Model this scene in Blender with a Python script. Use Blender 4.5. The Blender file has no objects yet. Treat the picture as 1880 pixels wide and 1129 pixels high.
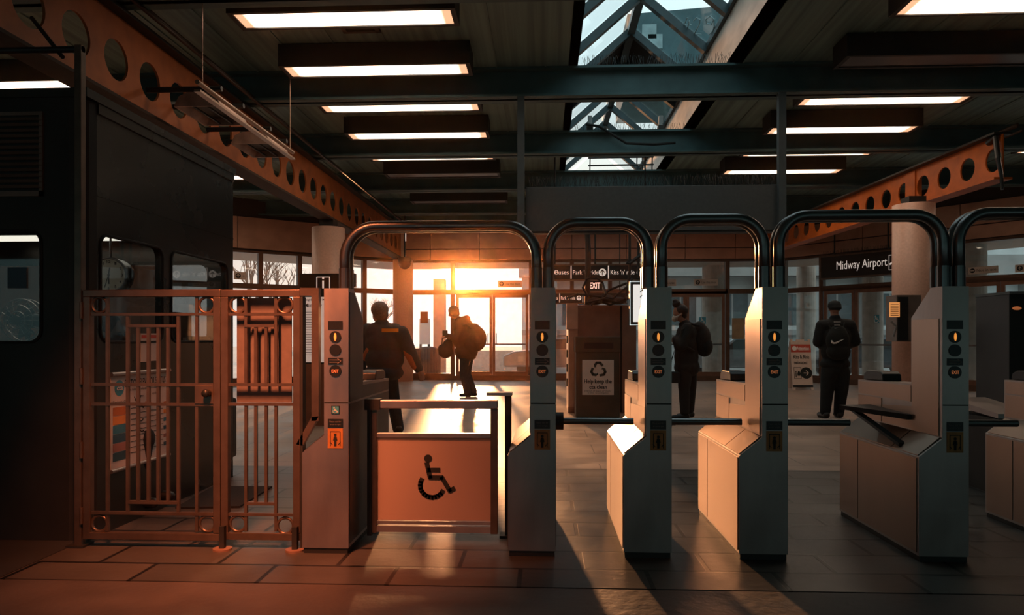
import bpy, bmesh, math, random
from mathutils import Vector, Matrix
random.seed(7)
PI = math.pi
scene = bpy.context.scene
COL = scene.collection

# ------------------------------------------------------------------ camera
H = 1.15                       # lens height
FOC = 1300.0                   # focal length in pixels of the 1880 px frame
YAW = math.atan(60 / FOC)
cd = bpy.data.cameras.new('camera')
cd.sensor_width = 36.0
cd.lens = FOC / 1880 * 36.0
cd.shift_y = 57.5 / 1880
cd.clip_end = 500
cam = bpy.data.objects.new('camera', cd)
cam.location = (0, 0, H)
cam.rotation_euler = (PI / 2, 0, YAW)
COL.objects.link(cam)
scene.camera = cam

# ------------------------------------------------------------------ world, sun, exposure
SUN_AZ, SUN_EL = math.atan((940 - 843) / FOC) + YAW, math.atan(125 / FOC)
SUN = Vector((-math.sin(SUN_AZ) * math.cos(SUN_EL), math.cos(SUN_AZ) * math.cos(SUN_EL), math.sin(SUN_EL)))
world = bpy.data.worlds.new('world'); scene.world = world
world.use_nodes = True
wt = world.node_tree; wt.nodes.clear()
def wn(t, **k):
    n = wt.nodes.new(t)
    for a, b in k.items(): setattr(n, a, b)
    return n
w_out = wn('ShaderNodeOutputWorld'); w_bg = wn('ShaderNodeBackground')
w_tc = wn('ShaderNodeTexCoord')
w_dot = wn('ShaderNodeVectorMath', operation='DOT_PRODUCT')
w_dot.inputs[1].default_value = SUN
w_nrm = wn('ShaderNodeVectorMath', operation='NORMALIZE')
wt.links.new(w_tc.outputs['Generated'], w_nrm.inputs[0])
wt.links.new(w_nrm.outputs['Vector'], w_dot.inputs[0])
w_ac = wn('ShaderNodeMath', operation='ARCCOSINE')
wt.links.new(w_dot.outputs['Value'], w_ac.inputs[0])
w_r = wn('ShaderNodeValToRGB')
w_m = wn('ShaderNodeMath', operation='DIVIDE'); w_m.inputs[1].default_value = PI
wt.links.new(w_ac.outputs[0], w_m.inputs[0])
wt.links.new(w_m.outputs[0], w_r.inputs[0])
w_r.color_ramp.interpolation = 'EASE'
els = w_r.color_ramp.elements
# angle/180 from the sun -> sky colour
stops = [(0.0, (1, .80, .68)), (0.022, (.90, .68, .58)), (0.07, (.60, .49, .42)), (0.13, (.42, .39, .38)), (0.22, (.20, .25, .26)), (0.45, (.09, .15, .155)), (1.0, (.030, .056, .052))]
els[0].position, els[0].color = stops[0][0], (*stops[0][1], 1)
els[1].position, els[1].color = stops[-1][0], (*stops[-1][1], 1)
for p, c in stops[1:-1]:
    e = els.new(p); e.color = (*c, 1)
# solar disc: a small bright core
w_lt = wn('ShaderNodeMapRange'); w_lt.interpolation_type = 'SMOOTHSTEP'
w_lt.inputs['From Min'].default_value = 0.030; w_lt.inputs['From Max'].default_value = 0.008
w_lt.inputs['To Min'].default_value = 0; w_lt.inputs['To Max'].default_value = 45
wt.links.new(w_ac.outputs[0], w_lt.inputs['Value'])
w_sc = wn('ShaderNodeVectorMath', operation='SCALE'); w_sc.inputs[0].default_value = (1, .62, .28)
wt.links.new(w_lt.outputs[0], w_sc.inputs['Scale'])
# brighter overcast cover overhead
w_sep = wn('ShaderNodeSeparateXYZ'); wt.links.new(w_nrm.outputs['Vector'], w_sep.inputs[0])
w_up = wn('ShaderNodeMapRange'); w_up.interpolation_type = 'SMOOTHSTEP'
w_up.inputs['From Min'].default_value = .15; w_up.inputs['From Max'].default_value = .40
wt.links.new(w_sep.outputs[2], w_up.inputs['Value'])
w_mix = wn('ShaderNodeMix', data_type='RGBA'); w_mix.inputs[7].default_value = (.55, .62, .63, 1)
wt.links.new(w_up.outputs[0], w_mix.inputs[0]); wt.links.new(w_r.outputs[0], w_mix.inputs[6])
w_gain = wn('ShaderNodeVectorMath', operation='SCALE'); w_gain.inputs['Scale'].default_value = 2.2
wt.links.new(w_mix.outputs[2], w_gain.inputs[0])
w_add = wn('ShaderNodeVectorMath', operation='ADD')
wt.links.new(w_gain.outputs[0], w_add.inputs[0]); wt.links.new(w_sc.outputs[0], w_add.inputs[1])
wt.links.new(w_add.outputs[0], w_bg.inputs['Color'])
w_bg.inputs['Strength'].default_value = 1.0
wt.links.new(w_bg.outputs[0], w_out.inputs['Surface'])

sd = bpy.data.lights.new('sun', 'SUN'); sd.energy = 7.5; sd.angle = math.radians(1.6); sd.color = (1, .40, .16)
so = bpy.data.objects.new('sun', sd); COL.objects.link(so)
so.rotation_euler = SUN.to_track_quat('Z', 'Y').to_euler(); so.location = SUN * 60

vs = scene.view_settings
vs.view_transform = 'Standard'; vs.look = 'None'; vs.gamma = 1.0; vs.exposure = 0.0
vs.use_curve_mapping = False
cy = scene.cycles
cy.use_denoising = True
cy.max_bounces = 7; cy.diffuse_bounces = 4; cy.glossy_bounces = 4; cy.transmission_bounces = 4
cy.transparent_max_bounces = 16; 
cy.sample_clamp_indirect = 6.0; cy.caustics_reflective = True; cy.blur_glossy = 1.0

# ------------------------------------------------------------------ measuring helpers: pixel -> point
RT = Vector((math.cos(YAW), math.sin(YAW), 0)); FW = Vector((-math.sin(YAW), math.cos(YAW), 0)); EYE = Vector((0, 0, H))
def ray(px, py): return RT * ((px - 940) / FOC) + FW + Vector((0, 0, (622 - py) / FOC))
def P(px, py, Y):
    d = ray(px, py); return EYE + d * (Y / d.y)
def PX(px, py, X):
    d = ray(px, py); return EYE + d * (X / d.x)
def PZ(px, py, Z):
    d = ray(px, py); return EYE + d * ((Z - H) / d.z)
def PL(px, py, q, n):
    d = ray(px, py); q = Vector(q); n = Vector(n)
    return EYE + d * ((q - EYE).dot(n) / d.dot(n))

# ------------------------------------------------------------------ materials
MATS = {}
def mat(name, color, rough=.5, metal=0., var=.15, scale=6., bump=.0, bscale=40., emis=None, estr=0., stretch=(1, 1, 1), rvar=.0, spec=.5):
    if name in MATS: return MATS[name]
    m = bpy.data.materials.new(name); m.use_nodes = True
    nt = m.node_tree; b = nt.nodes['Principled BSDF']
    b.inputs['Roughness'].default_value = rough; b.inputs['Metallic'].default_value = metal
    b.inputs['Specular IOR Level'].default_value = spec
    tc = nt.nodes.new('ShaderNodeTexCoord'); mp = nt.nodes.new('ShaderNodeMapping')
    mp.inputs['Scale'].default_value = stretch
    nt.links.new(tc.outputs['Object'], mp.inputs['Vector'])
    nz = nt.nodes.new('ShaderNodeTexNoise'); nz.inputs['Scale'].default_value = scale; nz.inputs['Detail'].default_value = 5
    nt.links.new(mp.outputs[0], nz.inputs['Vector'])
    rp = nt.nodes.new('ShaderNodeValToRGB')
    rp.color_ramp.elements[0].position = .3; rp.color_ramp.elements[1].position = .7
    rp.color_ramp.elements[0].color = (*[c * (1 - var) for c in color], 1)
    rp.color_ramp.elements[1].color = (*[min(1, c * (1 + var)) for c in color], 1)
    nt.links.new(nz.outputs['Fac'], rp.inputs[0]); nt.links.new(rp.outputs[0], b.inputs['Base Color'])
    if rvar:
        mr = nt.nodes.new('ShaderNodeMapRange')
        mr.inputs['To Min'].default_value = max(.03, rough - rvar); mr.inputs['To Max'].default_value = rough + rvar
        mr.inputs['From Min'].default_value = .3; mr.inputs['From Max'].default_value = .7
        nt.links.new(nz.outputs['Fac'], mr.inputs['Value']); nt.links.new(mr.outputs[0], b.inputs['Roughness'])
    if bump:
        n2 = nt.nodes.new('ShaderNodeTexNoise'); n2.inputs['Scale'].default_value = bscale; n2.inputs['Detail'].default_value = 3
        nt.links.new(mp.outputs[0], n2.inputs['Vector'])
        bp = nt.nodes.new('ShaderNodeBump'); bp.inputs['Strength'].default_value = bump; bp.inputs['Distance'].default_value = .01
        nt.links.new(n2.outputs['Fac'], bp.inputs['Height']); nt.links.new(bp.outputs[0], b.inputs['Normal'])
    if emis:
        b.inputs['Emission Color'].default_value = (*emis, 1); b.inputs['Emission Strength'].default_value = estr
    MATS[name] = m
    return m

def glass_mat(name, tint=(.9, .93, .93), gloss=.10, rough=.02, dirt=0.0):
    m = bpy.data.materials.new(name); m.use_nodes = True
    nt = m.node_tree; nt.nodes.clear()
    o = nt.nodes.new('ShaderNodeOutputMaterial'); t = nt.nodes.new('ShaderNodeBsdfTransparent'); t.inputs[0].default_value = (*tint, 1)
    g = nt.nodes.new('ShaderNodeBsdfGlossy'); g.inputs['Roughness'].default_value = rough; g.inputs[0].default_value = (1, 1, 1, 1)
    fr = nt.nodes.new('ShaderNodeLayerWeight'); fr.inputs['Blend'].default_value = .5
    mx = nt.nodes.new('ShaderNodeMixShader')
    pw = nt.nodes.new('ShaderNodeMath'); pw.operation = 'POWER'; pw.inputs[1].default_value = 4.5
    mul = nt.nodes.new('ShaderNodeMath'); mul.operation = 'MULTIPLY_ADD'; mul.inputs[1].default_value = .55; mul.inputs[2].default_value = gloss * .5
    nt.links.new(fr.outputs['Facing'], pw.inputs[0]); nt.links.new(pw.outputs[0], mul.inputs[0]); nt.links.new(mul.outputs[0], mx.inputs[0])
    nt.links.new(t.outputs[0], mx.inputs[1]); nt.links.new(g.outputs[0], mx.inputs[2])
    last = mx
    if dirt:
        tc = nt.nodes.new('ShaderNodeTexCoord'); nz = nt.nodes.new('ShaderNodeTexNoise'); nz.inputs['Scale'].default_value = 5; nz.inputs['Detail'].default_value = 8
        nt.links.new(tc.outputs['Object'], nz.inputs['Vector'])
        mr = nt.nodes.new('ShaderNodeMapRange'); mr.inputs['From Min'].default_value = .42; mr.inputs['From Max'].default_value = .8
        mr.inputs['To Min'].default_value = dirt * .25; mr.inputs['To Max'].default_value = dirt
        nt.links.new(nz.outputs['Fac'], mr.inputs['Value'])
        tl = nt.nodes.new('ShaderNodeBsdfTranslucent'); tl.inputs[0].default_value = (.7, .7, .7, 1)
        m2 = nt.nodes.new('ShaderNodeMixShader')
        nt.links.new(mr.outputs[0], m2.inputs[0]); nt.links.new(mx.outputs[0], m2.inputs[1]); nt.links.new(tl.outputs[0], m2.inputs[2])
        last = m2
    nt.links.new(last.outputs[0], o.inputs['Surface'])
    return m

def emit_mat(name, color, strength):
    return mat(name, color, .4, 0, 0, emis=color, estr=strength)

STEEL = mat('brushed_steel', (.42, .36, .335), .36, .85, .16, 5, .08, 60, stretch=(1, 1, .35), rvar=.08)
STEEL_SIDE = mat('polished_steel', (.43, .29, .22), .30, .92, .10, 2, .07, 5, stretch=(1, 1, .25), rvar=.03)  # warm light on the flanks tinted into the steel colour
STEEL_TUBE = mat('tube_steel', (.20, .20, .20), .30, .9, .12, 8)
GATE_M = mat('gate_steel', (.17, .12, .09), .34, .7, .2, 9)
BOOTH_M = mat('booth_steel', (.075, .070, .062), .28, .85, .06, 1.5, .05, 2.5, rvar=.03)
BOOTH_F = mat('booth_front', (.045, .040, .035), .5, .6, .2, 3)
BLACK = mat('black_plastic', (.012, .014, .014), .35, 0, .1)
BLACKM = mat('matte_black', (.010, .013, .013), .8, 0, .1)
DARK = mat('dark_metal', (.035, .035, .033), .5, .4, .2)
BEAMT = mat('teal_steel_paint', (.08, .15, .155), .55, .1, .2, 3)
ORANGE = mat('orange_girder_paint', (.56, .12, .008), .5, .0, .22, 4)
ORANGE_L = mat('shaded_orange_paint', (.42, .105, .018), .6, .0, .22, 4)  # girder orange darkened to carry the shade on the left girder
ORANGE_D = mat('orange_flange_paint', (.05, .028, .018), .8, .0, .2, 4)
COLUMN = mat('column_enamel', (.62, .37, .28), .42, 0, .08, 30)
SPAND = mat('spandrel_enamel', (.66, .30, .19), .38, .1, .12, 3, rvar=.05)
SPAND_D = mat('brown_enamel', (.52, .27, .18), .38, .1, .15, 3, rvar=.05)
FRAME = mat('bronze_frame', (.13, .07, .045), .4, .4, .15)
DOORM = mat('bronze_door', (.22, .11, .07), .4, .4, .15)
WHITE = mat('white_print', (.78, .74, .70), .6, 0, .04)
CREAM = mat('cream_notice', (.62, .50, .42), .6, 0, .06)
PAPER = mat('poster_paper', (.60, .56, .52), .5, 0, .06)
BROWNBOX = mat('brown_cabinet', (.28, .16, .12), .4, .35, .15)
GREEN = mat('bin_green', (.050, .050, .035), .5, .2, .2)
YELLOW = mat('yellow_label', (.42, .17, .04), .5, 0, .2, 20)
AMBER = emit_mat('amber_lamp', (1, .35, .06), .8)
AMBER_D = emit_mat('amber_dim', (1, .30, .10), .22)
BLUE = mat('blue_label', (.05, .30, .42), .5)
REDM = mat('red_print', (.55, .07, .04), .5)
SKIN = mat('skin', (.36, .19, .13), .5, 0, .08)
HAIRG = mat('grey_hair', (.13, .10, .09), .7, 0, .3, 60, .4, 90)
HAIRB = mat('black_hair', (.012, .010, .010), .6, 0, .3, 60, .4, 90)
NAVY = mat('navy_cloth', (.016, .032, .042), .85, 0, .25, 14, .3, 12)
BLKCL = mat('black_cloth', (.010, .013, .014), .85, 0, .3, 14, .3, 12)
BROWNCL = mat('brown_cloth', (.035, .018, .012), .85, 0, .3, 14, .3, 12)
RUST = mat('rust_cloth', (.42, .13, .045), .8, 0, .2, 20, .2, 20)
TROUS = mat('dark_trousers', (.016, .022, .026), .85, 0, .3, 14, .3, 15)
SHOE = mat('black_shoe', (.012, .012, .012), .4)
GLASS = glass_mat('window_glass', dirt=.05)
GLASS_B = glass_mat('booth_glass', (.66, .68, .68), .14)
GLASS_S = glass_mat('skylight_glass', (.86, .93, .94), .06)

def translucent_mat(name, col, t=.38, rough=.3):
    m = bpy.data.materials.new(name); m.use_nodes = True; nt = m.node_tree; b = nt.nodes['Principled BSDF']
    b.inputs['Base Color'].default_value = (*col, 1); b.inputs['Roughness'].default_value = rough
    tl = nt.nodes.new('ShaderNodeBsdfTranslucent'); tl.inputs[0].default_value = (*col, 1); mx = nt.nodes.new('ShaderNodeMixShader')
    mx.inputs[0].default_value = t; o = nt.nodes['Material Output']
    nt.links.new(b.outputs[0], mx.inputs[1]); nt.links.new(tl.outputs[0], mx.inputs[2]); nt.links.new(mx.outputs[0], o.inputs['Surface'])
    return m

# ------------------------------------------------------------------ mesh builder
class MB:
    def __init__(s, M=None):
        s.bm = bmesh.new(); s.M = M or Matrix.Identity(4)
    def _add(s, vs, fs):
        v = [s.bm.verts.new(s.M @ Vector(p)) for p in vs]
        for f in fs:
            try: s.bm.faces.new([v[i] for i in f])
            except ValueError: pass
        return v
    def box(s, x0, x1, y0, y1, z0, z1):
        vs = [(x, y, z) for x in (x0, x1) for y in (y0, y1) for z in (z0, z1)]
        s._add(vs, [(0, 1, 3, 2), (4, 6, 7, 5), (0, 4, 5, 1), (2, 3, 7, 6), (0, 2, 6, 4), (1, 5, 7, 3)]); return s
    def hexa(s, a, b):
        """solid between two quads a, b (4 points each, same order)"""
        s._add(list(a) + list(b), [(0, 1, 2, 3), (7, 6, 5, 4), (0, 4, 5, 1), (1, 5, 6, 2), (2, 6, 7, 3), (3, 7, 4, 0)]); return s
    def prism(s, poly, a, b, axis='x'):
        def mk(p, t):
            if axis == 'x': return (t, p[0], p[1])
            if axis == 'y': return (p[0], t, p[1])
            return (p[0], p[1], t)
        n = len(poly)
        vs = [mk(p, a) for p in poly] + [mk(p, b) for p in poly]
        s._add(vs, [tuple(range(n)), tuple(range(2 * n - 1, n - 1, -1))] + [(i, i + n, (i + 1) % n + n, (i + 1) % n) for i in range(n)]); return s
    def tube(s, pts, r, seg=12, cap=True, r1=None):
        pts = [Vector(p) for p in pts]; n = len(pts); rings = []
        up = None
        for i, p in enumerate(pts):
            d = ((pts[min(i + 1, n - 1)] - pts[max(i - 1, 0)])).normalized()
            if up is None:
                up = Vector((0, 0, 1)) if abs(d.z) < .9 else Vector((1, 0, 0))
            a = d.cross(up)
            if a.length < 1e-4: a = d.orthogonal()
            a.normalize(); b2 = a.cross(d).normalized(); up = b2
            rr = r if r1 is None else r + (r1 - r) * i / (n - 1)
            rings.append([s.bm.verts.new(s.M @ (p + (a * math.cos(2 * PI * k / seg) + b2 * math.sin(2 * PI * k / seg)) * rr)) for k in range(seg)])
        for i in range(n - 1):
            for k in range(seg):
                s.bm.faces.new((rings[i][k], rings[i][(k + 1) % seg], rings[i + 1][(k + 1) % seg], rings[i + 1][k]))
        if cap:
            s.bm.faces.new(rings[0][::-1]); s.bm.faces.new(rings[-1])
        return s
    def cyl(s, p0, p1, r, r1=None, seg=24):
        return s.tube([p0, p1], r, seg, True, r1 if r1 is not None else r)
    def ring(s, c, R, r, axis='y', seg=28, rs=8, a0=0, a1=2 * PI):
        c = Vector(c); pts = []
        full = abs(a1 - a0 - 2 * PI) < 1e-6
        n = seg
        for i in range(n + (0 if full else 1)):
            t = a0 + (a1 - a0) * i / n
            d = {'y': (math.cos(t), 0, math.sin(t)), 'x': (0, math.cos(t), math.sin(t)), 'z': (math.cos(t), math.sin(t), 0)}[axis]
            pts.append((Vector(d), c + Vector(d) * R))
        ax = Vector({'y': (0, 1, 0), 'x': (1, 0, 0), 'z': (0, 0, 1)}[axis])
        rings = [[s.bm.verts.new(s.M @ (p + d * r * math.cos(2 * PI * k / rs) + ax * r * math.sin(2 * PI * k / rs))) for k in range(rs)] for d, p in pts]
        m = len(rings)
        for i in range(m if full else m - 1):
            for k in range(rs):
                s.bm.faces.new((rings[i][k], rings[(i + 1) % m][k], rings[(i + 1) % m][(k + 1) % rs], rings[i][(k + 1) % rs]))
        return s
    def ell(s, c, r, seg=16, rot=None):
        M = Matrix.Translation(Vector(c)) @ (rot.to_4x4() if rot else Matrix.Identity(4)) @ Matrix.Diagonal((*((r, r, r) if isinstance(r, (int, float)) else r), 1))
        bmesh.ops.create_uvsphere(s.bm, u_segments=seg, v_segments=max(6, seg // 2 + 2), radius=1, matrix=s.M @ M); return s
    def cap(s, p0, r0, p1, r1, seg=12):
        p0, p1 = Vector(p0), Vector(p1)
        s.ell(p0, r0, seg); s.ell(p1, r1, seg)
        if (p1 - p0).length > 1e-5: s.tube([p0, p1], r0, seg, True, r1)
        return s
    def strokes(s, lines, w, t=.003, y=0.):
        """flat strokes in the local x-z plane, raised t towards -y"""
        for ln in lines:
            for (x0, z0), (x1, z1) in zip(ln[:-1], ln[1:]):
                d = Vector((x1 - x0, z1 - z0));
                if d.length < 1e-6: continue
                d.normalize(); n = Vector((-d.y, d.x)) * w / 2; e = d * w * .25
                q = [(x0 - e.x + n.x, z0 - e.y + n.y), (x1 + e.x + n.x, z1 + e.y + n.y), (x1 + e.x - n.x, z1 + e.y - n.y), (x0 - e.x - n.x, z0 - e.y - n.y)]
                s.prism(q, y - t, y, 'y')
        return s
    def disc(s, x, z, r, t=.003, y=0., seg=28):
        return s.prism([(x + r * math.cos(2 * PI * i / seg), z + r * math.sin(2 * PI * i / seg)) for i in range(seg)], y - t, y, 'y')
    def build(s, name, m, parent=None, bevel=0, smooth=False, kind=None, label=None):
        bm = s.bm
        bmesh.ops.recalc_face_normals(bm, faces=bm.faces)
        off = Vector((0, 0, 0))
        if parent is not None:
            off = Vector(parent.get('_o', (0, 0, 0)))
        else:
            xs = [v.co for v in bm.verts]
            lo = Vector((min(v.x for v in xs), min(v.y for v in xs), min(v.z for v in xs)))
            hi = Vector((max(v.x for v in xs), max(v.y for v in xs), max(v.z for v in xs)))
            off = Vector(((lo.x + hi.x) / 2, (lo.y + hi.y) / 2, lo.z))
        for v in bm.verts: v.co -= off
        me = bpy.data.meshes.new(name); bm.to_mesh(me); bm.free()
        if isinstance(m, (list, tuple)):
            for q in m: me.materials.append(q)
        else: me.materials.append(m)
        o = bpy.data.objects.new(name, me); COL.objects.link(o)
        if parent is not None: o.parent = parent
        else: o.location = off
        o['_o'] = tuple(off)
        if smooth:
            for p in me.polygons: p.use_smooth = True
        if bevel:
            b = o.modifiers.new('bevel', 'BEVEL'); b.width = bevel; b.segments = 2; b.limit_method = 'ANGLE'; b.angle_limit = .7
        if kind: o['kind'] = kind
        if label: o['label'] = label
        return o

def tag(o, label, cat, group=None, kind=None):
    o['label'] = label; o['category'] = cat
    if group: o['group'] = group
    if kind: o['kind'] = kind
    return o
def thing(name, label, cat, loc=(0, 0, 0), group=None, rz=0):
    o = bpy.data.objects.new(name, None); COL.objects.link(o)
    o.location = loc; o['_o'] = tuple(loc); o.rotation_euler = (0, 0, rz); o.empty_display_size = .1
    return tag(o, label, cat, group)
def struct(mb, name, m, **k):
    return mb.build(name, m, kind='structure', **k)
def dup(root, loc, label=None, group=None, rz=None):
    r = root.copy(); COL.objects.link(r); r.location = loc
    if rz is not None: r.rotation_euler = (0, 0, rz)
    if label: r['label'] = label
    if group: r['group'] = group
    for ch in list(root.children):
        c = ch.copy(); COL.objects.link(c); c.parent = r
        for g in ch.children:
            d = g.copy(); COL.objects.link(d); d.parent = c
    return r

def frame_m(origin, xdir=(1, 0, 0)):
    """local x along xdir, z up, y away from the reader"""
    x = Vector(xdir).normalized(); z = Vector((0, 0, 1)); y = z.cross(x)
    M = Matrix((x, y, z)).transposed().to_4x4(); M.translation = Vector(origin); return M

def text_into(mb, body, w, h, x=0., z=0., M=None, bold=.0, t=.003, align='c', y=0.):
    """letters w wide and h tall, centred on (x, z) of the frame, added to mb"""
    cu = bpy.data.curves.new('t', 'FONT'); cu.body = body; cu.size = 1; cu.offset = bold; cu.fill_mode = 'FRONT'
    cu.resolution_u = 3
    ob = bpy.data.objects.new('t', cu); COL.objects.link(ob)
    dg = bpy.context.evaluated_depsgraph_get()
    me = bpy.data.meshes.new_from_object(ob.evaluated_get(dg))
    bpy.data.objects.remove(ob); bpy.data.curves.remove(cu)
    if not me.vertices: return mb
    xs = [v.co.x for v in me.vertices]; ys = [v.co.y for v in me.vertices]
    x0, x1, y0, y1 = min(xs), max(xs), min(ys), max(ys)
    sx = w / (x1 - x0); sy = h / (y1 - y0)
    T = M if M is not None else mb.M
    ox = x - w / 2 if align == 'c' else x
    def mp(co, yy): return T @ Vector((ox + (co.x - x0) * sx, yy, z - h / 2 + (co.y - y0) * sy))
    a = [mb.bm.verts.new(mp(v.co, y - t)) for v in me.vertices]
    for p in me.polygons:
        try: mb.bm.faces.new([a[i] for i in p.vertices])
        except ValueError: pass
    bpy.data.meshes.remove(me)
    return mb

def organic(name, fn, m, parent, voxel=.012, iters=4, label=None):
    """closed shapes fused into one continuous smooth surface"""
    mb = MB(); fn(mb)
    o = mb.build(name, m, parent, label=label)
    r = o.modifiers.new('r', 'REMESH'); r.mode = 'VOXEL'; r.voxel_size = voxel; r.use_smooth_shade = True
    s_ = o.modifiers.new('s', 'SMOOTH'); s_.factor = .5; s_.iterations = iters
    dg = bpy.context.evaluated_depsgraph_get(); dg.update()
    me = bpy.data.meshes.new_from_object(o.evaluated_get(dg))
    o.modifiers.clear(); o.data = me; me.name = name
    for p in me.polygons: p.use_smooth = True
    return o
# ------------------------------------------------------------------ floor
def floor_mat(name, c1, c2, mortar, bw, bh, rough, rvar, msize=.006, bump=.25):
    m = bpy.data.materials.new(name); m.use_nodes = True
    nt = m.node_tree; b = nt.nodes['Principled BSDF']
    tc = nt.nodes.new('ShaderNodeTexCoord'); g = nt.nodes.new('ShaderNodeNewGeometry')
    br = nt.nodes.new('ShaderNodeTexBrick'); br.offset = .5
    br.inputs['Scale'].default_value = 1; br.inputs['Brick Width'].default_value = bw; br.inputs['Row Height'].default_value = bh
    br.inputs['Mortar Size'].default_value = msize; br.inputs['Mortar Smooth'].default_value = .3; br.inputs['Bias'].default_value = -.2
    br.inputs['Color1'].default_value = (*c1, 1); br.inputs['Color2'].default_value = (*c2, 1); br.inputs['Mortar'].default_value = (*mortar, 1)
    mp = nt.nodes.new('ShaderNodeMapping'); mp.inputs['Location'].default_value = (.12, .06, 0)
    nt.links.new(g.outputs['Position'], mp.inputs['Vector']); nt.links.new(mp.outputs[0], br.inputs['Vector'])
    nz = nt.nodes.new('ShaderNodeTexNoise'); nz.inputs['Scale'].default_value = 1.3; nz.inputs['Detail'].default_value = 9; nz.inputs['Roughness'].default_value = .65
    nt.links.new(g.outputs['Position'], nz.inputs['Vector'])
    rp = nt.nodes.new('ShaderNodeMapRange'); rp.inputs['From Min'].default_value = .3; rp.inputs['From Max'].default_value = .7
    rp.inputs['To Min'].default_value = .55; rp.inputs['To Max'].default_value = 1.3
    nt.links.new(nz.outputs['Fac'], rp.inputs['Value'])
    sc = nt.nodes.new('ShaderNodeVectorMath'); sc.operation = 'SCALE'
    nt.links.new(br.outputs['Color'], sc.inputs[0]); nt.links.new(rp.outputs[0], sc.inputs['Scale']); nt.links.new(sc.outputs[0], b.inputs['Base Color'])
    rr = nt.nodes.new('ShaderNodeMapRange'); rr.inputs['From Min'].default_value = .35; rr.inputs['From Max'].default_value = .65
    rr.inputs['To Min'].default_value = rough - rvar; rr.inputs['To Max'].default_value = rough + rvar
    nt.links.new(nz.outputs['Fac'], rr.inputs['Value']); nt.links.new(rr.outputs[0], b.inputs['Roughness'])
    n2 = nt.nodes.new('ShaderNodeTexNoise'); n2.inputs['Scale'].default_value = 18; n2.inputs['Detail'].default_value = 6
    nt.links.new(g.outputs['Position'], n2.inputs['Vector'])
    ad = nt.nodes.new('ShaderNodeMath'); ad.operation = 'MULTIPLY_ADD'; ad.inputs[1].default_value = -1.6
    nt.links.new(br.outputs['Fac'], ad.inputs[0]); nt.links.new(n2.outputs['Fac'], ad.inputs[2])
    bp = nt.nodes.new('ShaderNodeBump'); bp.inputs['Strength'].default_value = bump; bp.inputs['Distance'].default_value = .012
    nt.links.new(ad.outputs[0], bp.inputs['Height']); nt.links.new(bp.outputs[0], b.inputs['Normal'])
    return m
TILE = floor_mat('slate_paving', (.075, .072, .068), (.115, .105, .095), (.010, .010, .010), .62, .30, .36, .07, .013, .10)
HALL = floor_mat('hall_concrete', (.40, .28, .215), (.43, .30, .235), (.13, .10, .085), 1.24, .60, .40, .08, .006, .05)
APRON = floor_mat('apron_concrete', (.098, .082, .072), (.107, .09, .078), (.05, .04, .035), 5.5, 40., .55, .12, .008, .3)
OUTG = mat('outdoor_pavement', (.42, .39, .36), .85, 0, .15, .6)

C1 = P(745, 622, 19.67); C2 = P(1437, 622, 19.67)
L1 = PZ(430, 458, H + 2.18); L1.z = C1.z
R1 = PZ(1880, 431, H + 2.18); R1.z = C1.z
def flat(v, z=0): return Vector((v.x, v.y, z))
C1, C2, L1, R1 = flat(C1), flat(C2), flat(L1), flat(R1)
dL = (C1 - L1).normalized(); dR = (R1 - C2).normalized()
LA = C1 - dL * 10.5; RB = C2 + dR * 10.5
YE = 3.27; YT = 6.3
b = MB(); b.box(-13, 13, YE + .014, YT, -.2, 0); struct(b, 'floor', TILE)
b = MB(); b.box(-13, 13, YE, YE + .014, -.2, -.006); struct(b, 'trim_4', BLACKM)
b = MB(); yl = min(LA.y, RB.y) - .05; b.box(-13, 13, YT, yl, -.2, 0); b.prism([(-13, yl), (13, yl), (RB.x, RB.y), (C2.x, C2.y + .02), (C1.x, C1.y + .02), (LA.x, LA.y)], -.2, 0, 'z'); print('LA', LA, 'RB', RB); struct(b, 'floor', HALL)
b = MB(); b.box(-13, 13, -7, YE, -.2, 0); struct(b, 'floor', APRON)
b = MB(); b.box(-90, 90, 11, 120, -.5, -.21); struct(b, 'floor_outside', OUTG)
# raised kerb of paving in the dark corner by the booth
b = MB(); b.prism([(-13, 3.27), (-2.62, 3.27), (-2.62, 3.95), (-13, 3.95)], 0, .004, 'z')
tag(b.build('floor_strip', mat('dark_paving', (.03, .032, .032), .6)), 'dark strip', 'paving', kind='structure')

# ------------------------------------------------------------------ enclosing walls behind and beside the lens
WALLD = mat('dark_wall', (.045, .05, .05), .8, 0, .2, 2)
DZ = H + 3.47
b = MB(); b.box(-13.2, -13, -7, 14, 0, DZ); struct(b, 'wall_left', WALLD)
b = MB(); b.box(13, 13.2, -7, 14, 0, DZ); struct(b, 'wall_right', WALLD)
b = MB(); b.box(-13.2, 13.2, -7.2, -7, 2.9, DZ); struct(b, 'wall_back', WALLD)

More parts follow.
